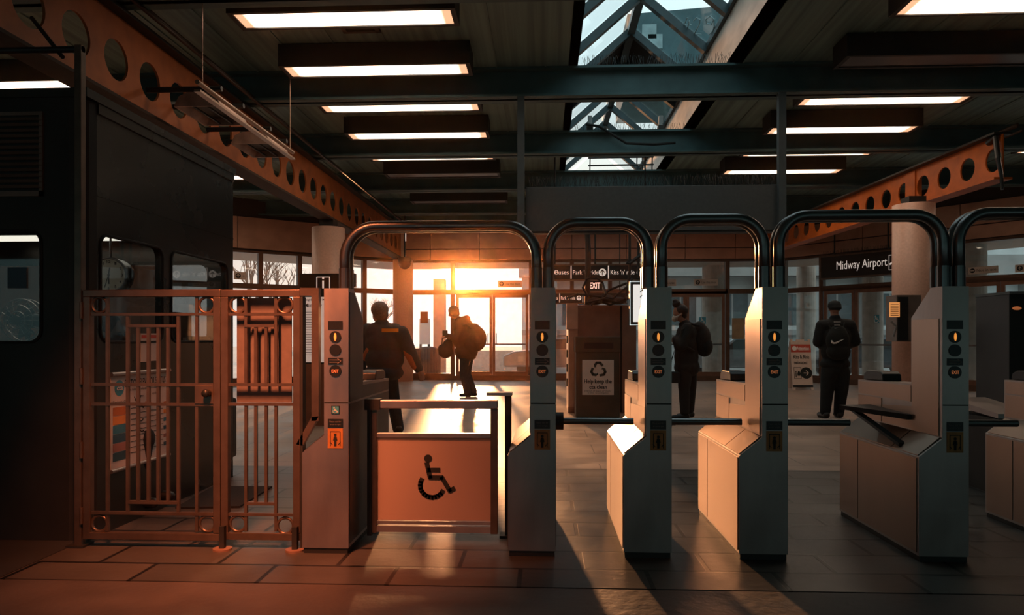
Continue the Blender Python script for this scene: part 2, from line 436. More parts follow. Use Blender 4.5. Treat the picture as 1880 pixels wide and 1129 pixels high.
# ------------------------------------------------------------------ glazed walls: spandrel, windows, doors
ZH = H + 2.18; ZT1 = 2.52; ZT0 = 2.39; ZS = .13
def seg(A, B):
    M = frame_m(A, B - A); n = M.to_3x3() @ Vector((0, 1, 0))
    return dict(A=A, M=M, n=n, L=(B - A).length, x=(B - A).normalized())
def S(sg, px): return (PL(px, 622, sg['A'], sg['n']) - Vector((sg['A'].x, sg['A'].y, H))).dot(sg['x'])
SL, SC_, SR = seg(LA, C1), seg(C1, C2), seg(C2, RB)
def spandrel(sg, name, m, seams, groove=H + 2.5, top=H + 3.0):
    b = MB(sg['M']); L = sg['L']
    b.box(0, L, .08, .30, ZH, DZ)
    struct(b, name, mat('soot_brown_fascia', (.05, .035, .03), .7))
    b = MB(sg['M'])
    for a, c in zip(seams[:-1], seams[1:]):
        if groove:
            b.box(a + .008, c - .008, 0, .079, ZH + .02, groove - .012); b.box(a + .008, c - .008, -.01, .079, groove + .012, top)
        else:
            b.box(a + .008, c - .008, 0, .079, ZH + .05, top)
    struct(b, 'trim_1', m)
    b = MB(sg['M']); b.box(0, L, -.02, .2, 0, ZS); struct(b, 'baseboard_back', FRAME)
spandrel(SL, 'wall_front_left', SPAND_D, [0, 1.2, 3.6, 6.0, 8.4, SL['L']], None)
spandrel(SC_, 'wall_front', SPAND, [0, S(SC_, 790), S(SC_, 880), S(SC_, 975), S(SC_, 1050), S(SC_, 1150), S(SC_, 1258), S(SC_, 1350), SC_['L']])
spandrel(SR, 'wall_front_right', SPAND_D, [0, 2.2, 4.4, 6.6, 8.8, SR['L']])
NW = [0]; ND = [0]
def bars(b, s0, s1, z0, z1, w=.055, d=.14, y=0):
    b.box(s0, s0 + w, y, y + d, z0, z1); b.box(s1 - w, s1, y, y + d, z0, z1)
    b.box(s0 + w, s1 - w, y, y + d, z0, z0 + w); b.box(s0 + w, s1 - w, y, y + d, z1 - w, z1)
def window(sg, s0, s1, z0=ZS, z1=ZH, mid=True, m=None):
    NW[0] += 1
    b = MB(sg['M']); bars(b, s0, s1, z0, z1)
    if mid: b.box(s0 + .055, s1 - .055, 0, .14, ZT0, ZT1)
    o = struct(b, 'window_%d' % NW[0], m or FRAME)
    for a, c in ([(z0 + .055, ZT0), (ZT1, z1 - .055)] if mid else [(z0 + .055, z1 - .055)]):
        g = MB(sg['M']); g.box(s0 + .055, s1 - .055, .065, .073, a, c); g.build('pane', GLASS, o)
    return o
def door(sg, s0, s1, side, z1=ZT0, m=None, sticker=False):
    ND[0] += 1; m = m or DOORM
    M = sg['M']
    b = MB(M); w = .075
    b.box(s0, s0 + w, .02, .08, .015, z1); b.box(s1 - w, s1, .02, .08, .015, z1)
    b.box(s0 + w, s1 - w, .02, .08, .015, .24); b.box(s0 + w, s1 - w, .02, .08, z1 - .09, z1)
    o = struct(b, 'door_%d' % ND[0], m)
    g = MB(M); g.box(s0 + w, s1 - w, .045, .053, .24, z1 - .09); g.build('pane', GLASS, o)
    h = MB(M); hx = s1 - .11 if side == 'r' else s0 + .11
    h.tube([(hx, .02, 1.0), (hx, -.05, 1.02), (hx, -.05, 1.28), (hx, .02, 1.30)], .014); h.build('door_handle', STEEL_TUBE, o, smooth=True)
    h = MB(M); h.box(s0 + w, s1 - w, .0, .03, .98, 1.02); h.build('push_bar', STEEL_TUBE, o)
    return o
def header(sg, s0, s1, m=None):
    """transom light and door frame round a pair of leaves"""
    NW[0] += 1
    b = MB(sg['M']); bars(b, s0, s1, ZT0, ZH, .06); b.box(s0, s1, 0, .14, ZT0, ZT1)
    b.box(s0 - .0, s0 + .05, 0, .14, 0, ZT0); b.box(s1 - .05, s1, 0, .14, 0, ZT0)
    o = struct(b, 'window_%d' % NW[0], m or FRAME)
    g = MB(sg['M']); g.box(s0 + .06, s1 - .06, .065, .073, ZT1, ZH - .06); g.build('pane', GLASS, o)
# centre wall
sc = lambda px: S(SC_, px)
window(SC_, 0.02, sc(831))
header(SC_, sc(831), sc(975))
door(SC_, sc(837), sc(903.5), 'r'); door(SC_, sc(904), sc(970), 'l')
for a, c in [(975, 1050), (1050, 1120), (1120, 1195)]: window(SC_, sc(a), sc(c))
header(SC_, sc(1195), sc(1336))
door(SC_, sc(1199), sc(1260), 'r'); door(SC_, sc(1260.5), sc(1331), 'l')
window(SC_, sc(1336), SC_['L'] - .02)
# angled left wall
sl = lambda px: S(SL, px)
edges = [sl(479), sl(551), sl(600), sl(641), sl(670), SL['L'] - .02]
for a, c in zip(edges[:-1], edges[1:]): window(SL, a, c)
for a, c in [(0.02, 1.1), (1.1, 2.2)]:
    pass
e0 = sl(479); n = 3; w_ = e0 / n
window(SL, 2 * w_, e0)
b = MB(SL['M']); b.box(0, 2 * w_, 0, .15, ZS, ZH); struct(b, 'wall_front_left', SPAND_D)
# angled right wall
sr = lambda px: S(SR, px)
window(SR, .02, sr(1507))
header(SR, sr(1507), sr(1655)); door(SR, sr(1512), sr(1568), 'r'); door(SR, sr(1569), sr(1650), 'l')
window(SR, sr(1655), sr(1762))
header(SR, sr(1762), sr(1915)); door(SR, sr(1767), sr(1836), 'r'); door(SR, sr(1837), sr(1909), 'l')
window(SR, sr(1915), SR['L'] - .02)

# ------------------------------------------------------------------ ceiling deck, skylight well
SX0, SX1, SY0, SY1 = .42, 2.38, 4.2, 18.9
DECK = mat('ribbed_deck', (.20, .30, .27), .55, .1, .35, 1.2, stretch=(9, .15, 1))
def deck(x0, x1, y0, y1):
    b = MB(); b.box(x0, x1, y0, y1, DZ, DZ + .15)
    x = math.ceil(x0 / .62) * .62
    while x < x1 - .05:
        b.box(x, x + .018, y0, y1, DZ - .014, DZ); x += .62
    struct(b, 'ceiling', DECK)
deck(-13.2, SX0, -7.2, 21.0); deck(SX1, 13.2, -7.2, 21.0); deck(SX0, SX1, -7.2, SY0); deck(SX0, SX1, SY1, 21.0)
CZ = H + 4.23; RX, RZ = 1.40, H + 5.08
CURB = mat('curb_panel', (.55, .44, .36), .45, .2, .25, 1.5, stretch=(1, 1, 3))
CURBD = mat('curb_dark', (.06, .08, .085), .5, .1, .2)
b = MB(); b.box(SX1, SX1 + .12, SY0, SY1, DZ, CZ); struct(b, 'trim_2', CURB)
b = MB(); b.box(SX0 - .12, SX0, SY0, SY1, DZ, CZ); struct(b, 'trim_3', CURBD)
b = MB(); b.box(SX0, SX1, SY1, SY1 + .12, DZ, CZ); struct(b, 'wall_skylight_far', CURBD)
b = MB(); b.prism([(SX0 + .1, CZ), (SX1 - .1, CZ), (RX, RZ - .05)], SY1 + .02, SY1 + .04, 'y'); struct(b, 'window_skylight_end', GLASS_S)
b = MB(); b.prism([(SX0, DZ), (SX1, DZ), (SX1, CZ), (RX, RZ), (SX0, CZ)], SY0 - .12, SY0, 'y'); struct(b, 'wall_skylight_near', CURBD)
# glazing bars: rafters, ridge, eaves
RAFT = mat('rafter_paint', (.035, .065, .075), .45, .2, .15)
sk = thing('skylight', 'gabled glass roof light over the turnstile hall with dark teal rafters', 'skylight', (RX, 10, CZ))
ry = [5.6, 6.8, 8.0, 9.2, 10.4, 11.6, 12.85, 14.1, 15.3, 16.5, 17.7]
nl = Vector((-(RZ - CZ), 0, RX - SX0)).normalized(); nr = Vector((RZ - CZ, 0, SX1 - RX)).normalized()
for y in ry:
    for (ex, nn) in ((SX0, nl), (SX1, nr)):
        b = MB(); a = Vector((ex, y, CZ)); c = Vector((RX, y, RZ)); u = Vector((0, .055, 0)); dn = nn * -.11
        b.hexa([a - u, a + u, a + u + dn, a - u + dn], [c - u, c + u, c + u + dn, c - u + dn]); b.build('rafter', RAFT, sk)
b = MB(); b.prism([(RX - .06, RZ - .14), (RX + .06, RZ - .14), (RX + .06, RZ - .02), (RX, RZ + .06), (RX - .06, RZ - .02)], SY0, SY1, 'y'); b.build('ridge_beam', RAFT, sk)
for ex in (SX0, SX1):
    b = MB(); b.box(ex - .05, ex + .05, SY0, SY1, CZ - .04, CZ + .05); b.build('eave_rail', RAFT, sk)
ys = [SY0] + ry + [SY1]
for y0, y1 in zip(ys[:-1], ys[1:]):
    dark = abs(y0 - 11.6) < .01
    for (ex, nn) in ((SX0, nl), (SX1, nr)):
        b = MB(); a = Vector((ex, 0, CZ)); c = Vector((RX, 0, RZ)); up = nn * .02
        p = [Vector((a.x, y0 + .05, a.z)), Vector((a.x, y1 - .05, a.z)), Vector((c.x, y1 - .05, c.z)), Vector((c.x, y0 + .05, c.z))]
        b.hexa(p, [q + up for q in p]); b.build('dark_panel' if dark else 'pane', BLACKM if dark else GLASS_S, sk)
# number scrawled on a pane of the right slope
NR = Vector((nr.x, 0, nr.z)); Q0 = Vector((RX, 0, RZ))
def onpane(zx, zy): return PL(960 + zx / 2.822, zy / 2.822, Q0 - NR * .004, NR)
chalk = mat('chalk_mark', (.30, .42, .45), .9)
for st in ([(852, 92), (836, 130), (872, 128)], [(862, 108), (850, 165)], [(884, 108), (900, 92), (918, 100), (915, 125), (890, 172), (925, 178)],
           [(990, 100), (970, 84), (948, 100), (952, 122), (975, 128), (990, 100), (992, 130), (985, 160), (965, 178)]):
    b = MB(); b.tube([onpane(*q) for q in st], .008, 6); b.build('chalk_mark', chalk, sk, label='pale digit strokes rubbed on the glass')

# ------------------------------------------------------------------ cross beams
def ibeam(Y, z0, z1, name_label):
    b = MB(); b.box(-12.9, 12.9, Y - .03, Y + .03, z0, z1); b.box(-12.9, 12.9, Y - .14, Y + .14, z0, z0 + .03); b.box(-12.9, 12.9, Y - .14, Y + .14, z1 - .03, z1)
    return tag(b.build('ceiling_beam', BEAMT), name_label, 'beam', 'steel cross beams under the deck')
BEAMS = [(6.35, 3.09), (9.15, 3.09), (11.95, 3.09), (14.75, 3.09), (17.5, 3.09), (19.2, 3.09)]
BL = ['dark cross beam nearest the viewer, above the first ceiling light', 'dark teal cross beam the grey hanging panel posts hang from', 'dark cross beam with a looping cable, second across the skylight',
      'dark cross beam third across the skylight, just above the spiked panel', 'dark cross beam second from the glazed end wall', 'dark cross beam running along the glazed end wall']
for (Y, z), l in zip(BEAMS, BL): ibeam(Y, H + z, DZ - .002, l)
SPK = mat('spike_wire', (.05, .06, .06), .5, .6)
def spikes(x0, x1, y, z, h, n, label, rows=2):
    t = thing('bird_spikes', label, 'bird spikes', ((x0 + x1) / 2, y, z), 'bird spikes along ledges')
    b = MB(); b.box(x0, x1, y - .02, y + .02, z, z + .006); b.build('spike_strip', SPK, t)
    b = MB()
    for i in range(n):
        x = x0 + (x1 - x0) * (i + .5) / n
        for k in range(rows):
            a = random.uniform(-.35, .35); c = random.uniform(-.8, .8)
            b.tube([(x, y, z), (x + a * h, y + c * h * .5, z + h * random.uniform(.8, 1.1))], .0022, 4)
    o = b.build('spike_wires', SPK, t); o['kind'] = 'stuff'
    return t
spikes(.5, 2.35, 9.05, DZ + .001, .13, 60, 'thin bird spikes on top of the teal beam across the skylight')
spikes(.5, 2.35, 11.85, DZ + .001, .11, 45, 'thin bird spikes on the second beam across the skylight')

# ------------------------------------------------------------------ ceiling lights
LENS = bpy.data.materials.new('lit_lens'); LENS.use_nodes = True
_nt = LENS.node_tree; _b = _nt.nodes['Principled BSDF']; _b.inputs['Base Color'].default_value = (.7, .7, .68, 1)
_tc = _nt.nodes.new('ShaderNodeTexCoord'); _sp = _nt.nodes.new('ShaderNodeSeparateXYZ'); _nt.links.new(_tc.outputs['Object'], _sp.inputs[0])
_ab = _nt.nodes.new('ShaderNodeMath'); _ab.operation = 'ABSOLUTE'; _nt.links.new(_sp.outputs[0], _ab.inputs[0])
_cr = _nt.nodes.new('ShaderNodeValToRGB'); _cr.color_ramp.elements[0].position = .93; _cr.color_ramp.elements[0].color = (1, .76, .56, 1)
_cr.color_ramp.elements[1].position = 1.09; _cr.color_ramp.elements[1].color = (.20, .10, .055, 1)
_nt.links.new(_ab.outputs[0], _cr.inputs[0]); _nt.links.new(_cr.outputs[0], _b.inputs['Emission Color']); _b.inputs['Emission Strength'].default_value = 5.4
LENS_OFF = mat('unlit_lens', (.10, .07, .06), .35)
HOUS = mat('light_housing', (.030, .028, .026), .6, .2)
LZ = H + 3.2
def fixture(cx, y, label, lit=True, w=2.16, strength=None, group='long ceiling lights'):
    t = thing('ceiling_light', label, 'ceiling light', (cx, y, LZ), group)
    b = MB(); x0, x1 = cx - w / 2, cx + w / 2; y0, y1 = y - .16, y + .16
    b.box(x0 - .05, x1 + .05, y0 - .04, y0, LZ + .0, DZ - .01); b.box(x0 - .05, x1 + .05, y1, y1 + .04, LZ, DZ - .01)
    b.box(x0 - .05, x0, y0, y1, LZ, DZ - .01); b.box(x1, x1 + .05, y0, y1, LZ, DZ - .01); b.box(x0, x1, y0, y1, LZ + .09, DZ - .01)
    b.build('housing', HOUS, t)
    d = MB(); d.box(x0, x1, y0, y1, LZ + .012, LZ + .03); d.build('diffuser', LENS if lit else LENS_OFF, t)
    return t
NTH = ['nearest', 'second', 'third', 'fourth', 'fifth', 'sixth', 'seventh', 'eighth', 'ninth']
for i in range(9):
    y = 7.02 + 1.36 * i
    if i not in (6,):
        lit = i not in (5, 6, 7)
        fixture(-2.0, y, '%s ceiling light of the middle row left of the skylight, %s' % (NTH[i], 'glowing white' if lit else 'switched off'), lit)
for i in range(8):
    y = 7.02 + 1.36 * i
    lit = i != 1
    if i < 7: fixture(4.55, y, '%s ceiling light of the row right of the skylight, %s' % (NTH[i], 'glowing white' if lit else 'switched off'), lit)
for i in (1, 2, 3, 4, 5, 6):
    fixture(-6.95, 7.02 + 1.36 * i + (.3 if i == 1 else 0), '%s ceiling light beyond the left orange girder' % NTH[i - 1], True)
for i in (3, 4):
    fixture(9.2, 7.02 + 1.36 * i, '%s ceiling light seen beyond the right orange girder' % NTH[i - 3], True)
# vents
VENT = mat('vent_frame', (.10, .07, .055), .5, .2)
for (cx, y, l) in [(-2.05, 7.72, 'square ceiling vent between the first two middle lights'), (-1.9, 13.1, 'small ceiling vent far along the middle row'), (5.2, 10.4, 'square ceiling vent between lights right of the skylight')]:
    t = thing('ceiling_vent', l, 'vent', (cx, y, DZ - .03))
    b = MB(); x0, x1, y0, y1 = cx - .21, cx + .21, y - .16, y + .16; z0, z1 = DZ - .035, DZ - .002
    b.box(x0, x1, y0, y0 + .05, z0, z1); b.box(x0, x1, y1 - .05, y1, z0, z1); b.box(x0, x0 + .05, y0, y1, z0, z1); b.box(x1 - .05, x1, y0, y1, z0, z1); b.build('frame', VENT, t)
    b = MB(); [b.box(x0 + .05, x1 - .05, y0 + .06 + k * .04, y0 + .075 + k * .04, z0 + .01, z1) for k in range(5)]; b.build('louvre', DARK, t)

# ------------------------------------------------------------------ castellated girders
def girder(A, B, z0, z1, holes, r, label, web, flange, pre=0.):
    t = thing('castellated_girder', label, 'girder', (A.x, A.y, z0))
    M = frame_m((A.x, A.y, 0), (B.x - A.x, B.y - A.y, 0)); L = (Vector((B.x, B.y)) - Vector((A.x, A.y))).length
    b = MB(M); T = .012; N = 28
    cuts = sorted(holes); e = [0.] + [(p + q) / 2 for p, q in zip(cuts[:-1], cuts[1:])] + [L]
    zc = (z0 + z1) / 2 - .02
    for i, c in enumerate(cuts):
        s0, s1 = e[i], e[i + 1]; inner = []; outer = []
        angs = sorted(set([2 * PI * k / N for k in range(N)] + [math.atan2(zz - zc, ss - c) % (2 * PI) for ss in (s0, s1) for zz in (z0, z1)]))
        for a in angs:
            dx, dz = math.cos(a), math.sin(a); k = 1e9
            if abs(dx) > 1e-6: k = min(k, ((s1 if dx > 0 else s0) - c) / dx)
            if abs(dz) > 1e-6: k = min(k, ((z1 if dz > 0 else z0) - zc) / dz)
            inner.append((c + r * dx, zc + r * 1.02 * dz)); outer.append((c + dx * k, zc + dz * k))
        n = len(angs); R = []
        for yy in (-T, T):
            R.append([b.bm.verts.new(M @ Vector((p[0], yy, p[1]))) for p in inner]); R.append([b.bm.verts.new(M @ Vector((p[0], yy, p[1]))) for p in outer])
        for k in range(n):
            j = (k + 1) % n
            b.bm.faces.new((R[0][k], R[0][j], R[1][j], R[1][k])); b.bm.faces.new((R[2][k], R[3][k], R[3][j], R[2][j]))
            b.bm.faces.new((R[0][k], R[2][k], R[2][j], R[0][j])); b.bm.faces.new((R[1][k], R[1][j], R[3][j], R[3][k]))
    b.build('web', web, t)
    b = MB(M); b.box(0, L, -.13, .13, z0 - .03, z0); b.build('bottom_flange', flange, t, label='dull brown underside flange')
    b = MB(M); b.box(0, L, -.13, .13, z1, z1 + .03); b.build('top_flange', DARK, t)
    b = MB(M); b.tube([(0, -.2, z1 + .12), (L, -.2, z1 + .12)], .03); b.tube([(0, -.27, z1 + .05), (L, -.27, z1 + .05)], .018); b.build('conduit', mat('conduit_brown', (.09, .055, .04), .4, .4), t, smooth=True)
    return t
GA, GB = Vector((-4.0, 3.4, 0)), Vector((-4.0, 19.5, 0))
hy = [5.86 + .565 * i for i in range(24)]
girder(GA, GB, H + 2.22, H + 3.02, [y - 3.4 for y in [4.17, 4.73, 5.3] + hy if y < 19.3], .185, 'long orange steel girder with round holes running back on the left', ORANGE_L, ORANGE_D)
RA, RBm = PZ(1438, 455, H + 2.25), PZ(1842, 325, H + 2.25)
gl = (flat(RA) - flat(RBm)).length
ext = flat(RA) + (flat(RA) - flat(RBm)).normalized() * 1.2
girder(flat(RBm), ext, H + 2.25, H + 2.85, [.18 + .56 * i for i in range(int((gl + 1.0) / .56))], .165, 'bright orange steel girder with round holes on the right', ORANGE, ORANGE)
b = MB(frame_m(PZ(1671, 380, H + 2.25) * 1, (flat(ext) - flat(RBm))))
b.M.translation = flat(PZ(1677, 379, H + 2.25)); b.box(-.14, .14, -.06, .06, H + 2.27, H + 2.83); tag(b.build('splice_plate', ORANGE), 'dark orange splice plate bolted on the right girder above the column', 'splice plate')

# columns
def column(px, X, r, ztop, label, Y=None, zcap=H + 2.19):
    q = PX(px, 622, X) if Y is None else P(px, 622, Y)
    t = thing('column', label, 'column', (q.x, q.y, 0))
    b = MB(); b.cyl((q.x, q.y, 0), (q.x, q.y, ztop), r, seg=40); b.build('shaft', COLUMN, t, smooth=False)
    for p in t.children[0].data.polygons: p.use_smooth = len(p.vertices) == 4
    b = MB(); b.box(q.x - .13, q.x + .13, q.y - .13, q.y + .13, ztop, zcap); b.build('cap_block', DARK, t)
    return q
kq = column(603, -4.0, .30, H + 2.05, 'round tan column under the left girder behind the lit gate post', None)
column(740, 0, .27, H + 2.15, 'round tan column at the bend of the glazed wall by the bright window', 19.1, H + 2.185)
RC = column(1677, 0, .30, H + 2.1, 'round tan column under the right orange girder beside the airport sign', 11.4, H + 2.22)
# ------------------------------------------------------------------ turnstiles
YF = 3.74
TW = .118; TB = .25
def wheelchair(mb, s, cx, cz, w, t=.003, y=0):
    """accessibility symbol about s tall"""
    mb.disc(cx - .17 * s, cz + .41 * s, .095 * s, t, y)
    L = [[(-.20, .29), (-.12, -.05), (.17, -.05), (.36, -.37), (.46, -.31)], [(-.16, .13), (.10, .13)]]
    mb.strokes([[(cx + a * s, cz + c * s) for a, c in l] for l in L], w, t, y)
    arc = [(-.28, .04)] + [(-.07 + .29 * math.cos(a), -.24 + .29 * math.sin(a)) for a in [PI * (.83 + .085 * k) for k in range(0, 13)]]
    mb.strokes([[(cx + a * s, cz + c * s) for a, c in arc[1:]]], w, t, y)
def make_turnstile(label):
    t = thing('turnstile', label, 'turnstile', (0, 0, 0))
    b = MB()
    b.prism([(0, .03), (0, 1.42), (.11, 1.42), (.31, 1.265), (.31, .90), (.98, .885), (.98, .03)], TW, TB, 'x')
    b.prism([(0, .03), (0, .54), (TW, .635), (TW, .03)], 0, .98, 'y')
    b.build('housing', STEEL, t)
    b = MB(); b.box(.006, TB - .006, .006, .974, 0, .03); b.build('plinth', DARK, t)
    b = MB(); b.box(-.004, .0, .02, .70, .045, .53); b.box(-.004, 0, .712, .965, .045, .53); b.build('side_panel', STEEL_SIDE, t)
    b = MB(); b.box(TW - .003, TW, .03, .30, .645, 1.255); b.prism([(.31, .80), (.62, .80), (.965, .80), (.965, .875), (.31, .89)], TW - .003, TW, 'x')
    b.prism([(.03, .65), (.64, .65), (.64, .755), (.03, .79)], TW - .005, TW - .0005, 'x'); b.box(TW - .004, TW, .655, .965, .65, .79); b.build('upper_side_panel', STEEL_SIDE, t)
    b = MB(); b.prism([(.02, .05), (.02, .80), (.965, .80), (.965, .05)], TB, TB + .003, 'x'); b.prism([(.02, .812), (.02, 1.40), (.10, 1.40), (.295, 1.255), (.295, .885), (.965, .87), (.965, .812)], TB, TB + .003, 'x'); b.build('inner_side_panel', mat('dull_steel', (.10, .095, .09), .4, .7, .2, 4), t)
    b = MB(); b.box(TW + .002, TB - .002, -.0015, 0, .806, .812); b.build('front_seam', BLACKM, t)
    b = MB(); b.hexa([(.004, .02, .545), (TW - .002, .02, .638), (TW - .002, .30, .638), (.004, .30, .545)], [(.004, .02, .549), (TW - .002, .02, .642), (TW - .002, .30, .642), (.004, .30, .549)])
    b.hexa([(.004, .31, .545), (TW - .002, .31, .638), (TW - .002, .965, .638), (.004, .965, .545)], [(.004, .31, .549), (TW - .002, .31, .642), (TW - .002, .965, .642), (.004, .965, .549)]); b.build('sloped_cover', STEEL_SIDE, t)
    cx = (TW + TB) / 2 - .004
    b = MB(); b.box(cx - .039, cx + .039, -.004, 0, 1.20, 1.245); b.build('display', BLACK, t)
    z1, z2, z3, z4 = 1.160, 1.090, 1.031, .978
    b = MB(); b.disc(cx, z1, .031, .005); o = b.build('upper_lamp', BLACK, t)
    b = MB(); b.ell((cx, -.006, z1), (.007, .003, .021), 12); b.build('light_bar', AMBER, o)
    b = MB(); b.disc(cx, z2, .031, .005); b.build('lower_lamp', BLACK, t)
    b = MB(); b.box(cx - .039, cx + .039, -.004, 0, z3 - .018, z3 + .018); o = b.build('arrow_plate', BLACK, t)
    b = MB(); b.strokes([[(cx - .030, z3 + .006), (cx + .022, z3 + .006)], [(cx - .030, z3 - .006), (cx + .022, z3 - .006)], [(cx + .012, z3 + .014), (cx + .031, z3), (cx + .012, z3 - .014)]], .0035, .002, -.004); b.build('arrow_mark', mat('grey_print', (.20, .17, .15), .6), o)
    b = MB(); b.disc(cx, z4, .032, .005); o = b.build('exit_lamp', BLACK, t)
    b = MB(); text_into(b, 'EXIT', .038, .017, cx, z4, bold=.02, y=-.005, t=.001); b.build('lettering', AMBER_D, o)
    b = MB(); b.box(cx - .041, cx + .041, -.003, 0, .675, .722); o = b.build('caption_plate', BLACK, t)
    b = MB(); text_into(b, 'Please wait for', .062, .009, cx, .708, y=-.003, t=.001); text_into(b, 'arrow to light', .056, .009, cx, .691, y=-.003, t=.001); b.build('lettering', mat('grey_print', (.2, .17, .15)), o)
    b = MB(); b.box(cx - .041, cx + .041, -.003, 0, .565, .671); o = b.build('warning_sticker', YELLOW, t)
    b = MB(); z = .618; b.strokes([[(cx - .026, z - .04), (cx - .026, z + .036), (cx + .026, z + .036), (cx + .026, z - .04)], [(cx - .028, z - .02), (cx - .016, z - .034)], [(cx + .028, z - .02), (cx + .016, z - .034)]], .0035, .001, -.003)
    b.disc(cx, z + .018, .0075, .001, -.003); b.prism([(cx - .012, z - .012), (cx - .007, z + .010), (cx + .007, z + .010), (cx + .012, z - .012), (cx + .007, z - .012), (cx + .006, z - .042), (cx - .006, z - .042), (cx - .007, z - .012)], -.004, -.003, 'y'); b.build('pictogram', BLACKM, o)
    b = MB(); b.prism([(.66, .893), (.67, .935), (.70, .95), (.88, .948), (.92, .93), (.93, .888)], TW + .01, TB - .01, 'x'); b.build('card_reader', BLACK, t, bevel=.006)
    return t
def arm(t):
    b = MB(); b.cyl((TB, .32, .68), (TB + .05, .32, .68), .05); o = b.build('arm_hub', DARK, t)
    b = MB(); b.tube([(TB + .03, .32, .68), (TB + .447, .32, .68)], .0195, 16); b.build('arm_bar', STEEL_TUBE, t)
xs_px = [(975, 933), (1187, 1145), (1400, 1357), (1730, 1687)]
tx = [P(a, 1020, YF).x for _, a in xs_px]
base = make_turnstile('steel turnstile at the right end of the wheelchair gate'); base.location = (tx[0], YF, 0)
arm(base)
TL = ['sunlit steel turnstile whose left flank blazes, behind the bin', 'steel turnstile with copper-lit flank, left of the man with a backpack', 'wide-aisle steel turnstile with a folded black guard bar on its left side', 'turnstile cut off by the right edge of the picture']
ts = [base]
for x, l in zip(tx[1:] + [tx[3] + .925], TL): ts.append(dup(base, (x, YF, 0), l))
# guard bar fixed to the left side of the wide-aisle turnstile
x3 = tx[3]
t5 = ts[3]; t5off = Vector((x3, YF, 0))
b = MB(); b.hexa([(-.10, .74, .715), (.09, .30, .70), (.117, .30, .70), (.117, .80, .715)], [(-.10, .74, .74), (.09, .30, .73), (.117, .30, .73), (.117, .80, .74)]); b.build('guard_bar', DARK, t5)
t5.children[-1]['_o'] = (0, 0, 0)
b = MB(); b.hexa([(-.06, .70, .715), (-.02, .70, .715), (.05, .22, .56), (.01, .22, .56)], [(-.06, .71, .73), (-.02, .71, .73), (.05, .23, .58), (.01, .23, .58)]); b.build('guard_strut', BLACK, t5)
# the exit cabinet on the left of the wheelchair gate: same machine, one flag for wheelchairs, no arm
xg = P(555, 1020, YF).x
first = dup(base, (xg, YF, 0), 'orange-lit steel gate cabinet with a blue wheelchair label, left of the wheelchair gate')
for ch in list(first.children):
    if ch.name.startswith('arm_'): bpy.data.objects.remove(ch)
cx = (TW + TB) / 2 - .004
b = MB(); b.box(cx - .022, cx + .022, -.003, 0, .748, .792); o = b.build('wheelchair_label', BLACK, first)
b = MB(); b.box(cx - .019, cx + .019, -.0045, -.003, .751, .789); f = b.build('label_face', BLUE, o)
b = MB(); wheelchair(b, .033, cx, .770, .003, .001, -.0045); b.build('symbol', WHITE, o)

# ------------------------------------------------------------------ hoops over the machines
def hoop(xa, xb, ztop, label, r=.15):
    t = thing('hoop_rail', label, 'rail', ((xa + xb) / 2, YF + .055, 1.42), 'steel hoops arching between turnstile tops')
    for j, yy in enumerate((YF + .05, YF + .115)):
        if j and xb - xa > 10: break
        R = .0285; pts = [(xa, yy, 1.42)]
        for k in range(9):
            a = PI - PI / 2 * k / 8; pts.append((xa + r + r * math.cos(a), yy, ztop - r + r * math.sin(a)))
        for k in range(9):
            a = PI / 2 - PI / 2 * k / 8; pts.append((xb - r + r * math.cos(a), yy, ztop - r + r * math.sin(a)))
        pts.append((xb, yy, 1.42)); b = MB(); b.tube(pts, R, 18); b.build('hoop_tube', STEEL_TUBE, t, smooth=True)
        for x in (xa, xb):
            b = MB(); b.tube([(x, yy, 1.42), (x, yy, 1.53)], R + .003, 18); b.build('collar', STEEL_TUBE, t)
hz = [1.755, 1.785, 1.79, 1.80, 1.82]
def hx(px): return P(px, 500, YF + .05).x
hoop(hx(633), hx(985), H + (622 - 415) / FOC * 3.82, 'widest steel hoop, over the wheelchair gate', .17)
hoop(hx(1007), hx(1190), H + (622 - 410) / FOC * 3.8, 'steel hoop over the aisle in front of the green bin')
hoop(hx(1215), hx(1403), H + (622 - 405) / FOC * 3.8, 'steel hoop over the aisle showing the woman in black')
hoop(hx(1430), hx(1732), H + (622 - 400) / FOC * 3.8, 'dark steel hoop over the aisle showing the airport sign')
hoop(hx(1760), hx(2060), H + (622 - 398) / FOC * 3.8, 'dark steel hoop cut off by the right edge')

# ------------------------------------------------------------------ wheelchair gate between the two cabinets
YG = 4.0
def gx(px): return P(px, 800, YG).x
def gz(py): return H + (622 - py) / FOC * (YG + .0)
t = thing('wheelchair_gate', 'low steel swing gate with a black wheelchair symbol', 'gate', ((gx(690) + gx(905)) / 2, YG, 0))
def GB_(b, x0, x1, y0, y1, d=.02): b.box(gx(x0), gx(x1), YG - d, YG + d, gz(y1), gz(y0))
b = MB(); GB_(b, 686, 914, 735, 750, .03); b.build('top_rail', STEEL, t, bevel=.004)
b = MB(); GB_(b, 672, 700, 733, 753, .036); b.build('hinge_collar', DARK, t)
for e_ in ((901, 914), (684, 693)): b = MB(); GB_(b, *e_, 750, 980); b.build('stile', GATE_M, t, bevel=.003)
b = MB(); GB_(b, 693, 901, 796, 804); b.build('middle_rail', STEEL, t, bevel=.002)
b = MB(); GB_(b, 693, 901, 958, 964, .015); GB_(b, 693, 901, 967, 978); b.build('bottom_rail', STEEL, t)
b = MB(); GB_(b, 693, 901, 804, 957, .005); pnl = b.build('infill_panel', translucent_mat('frosted_panel', (.58, .42, .34)), t)
b = MB(frame_m((gx(799), YG - .005, gz(874)))); wheelchair(b, .235, 0, 0, .026, .003); b.build('wheelchair_symbol', BLACKM, pnl)
b = MB(); GB_(b, 676, 684, 745, 985, .025); b.build('hinge_post', DARK, t)
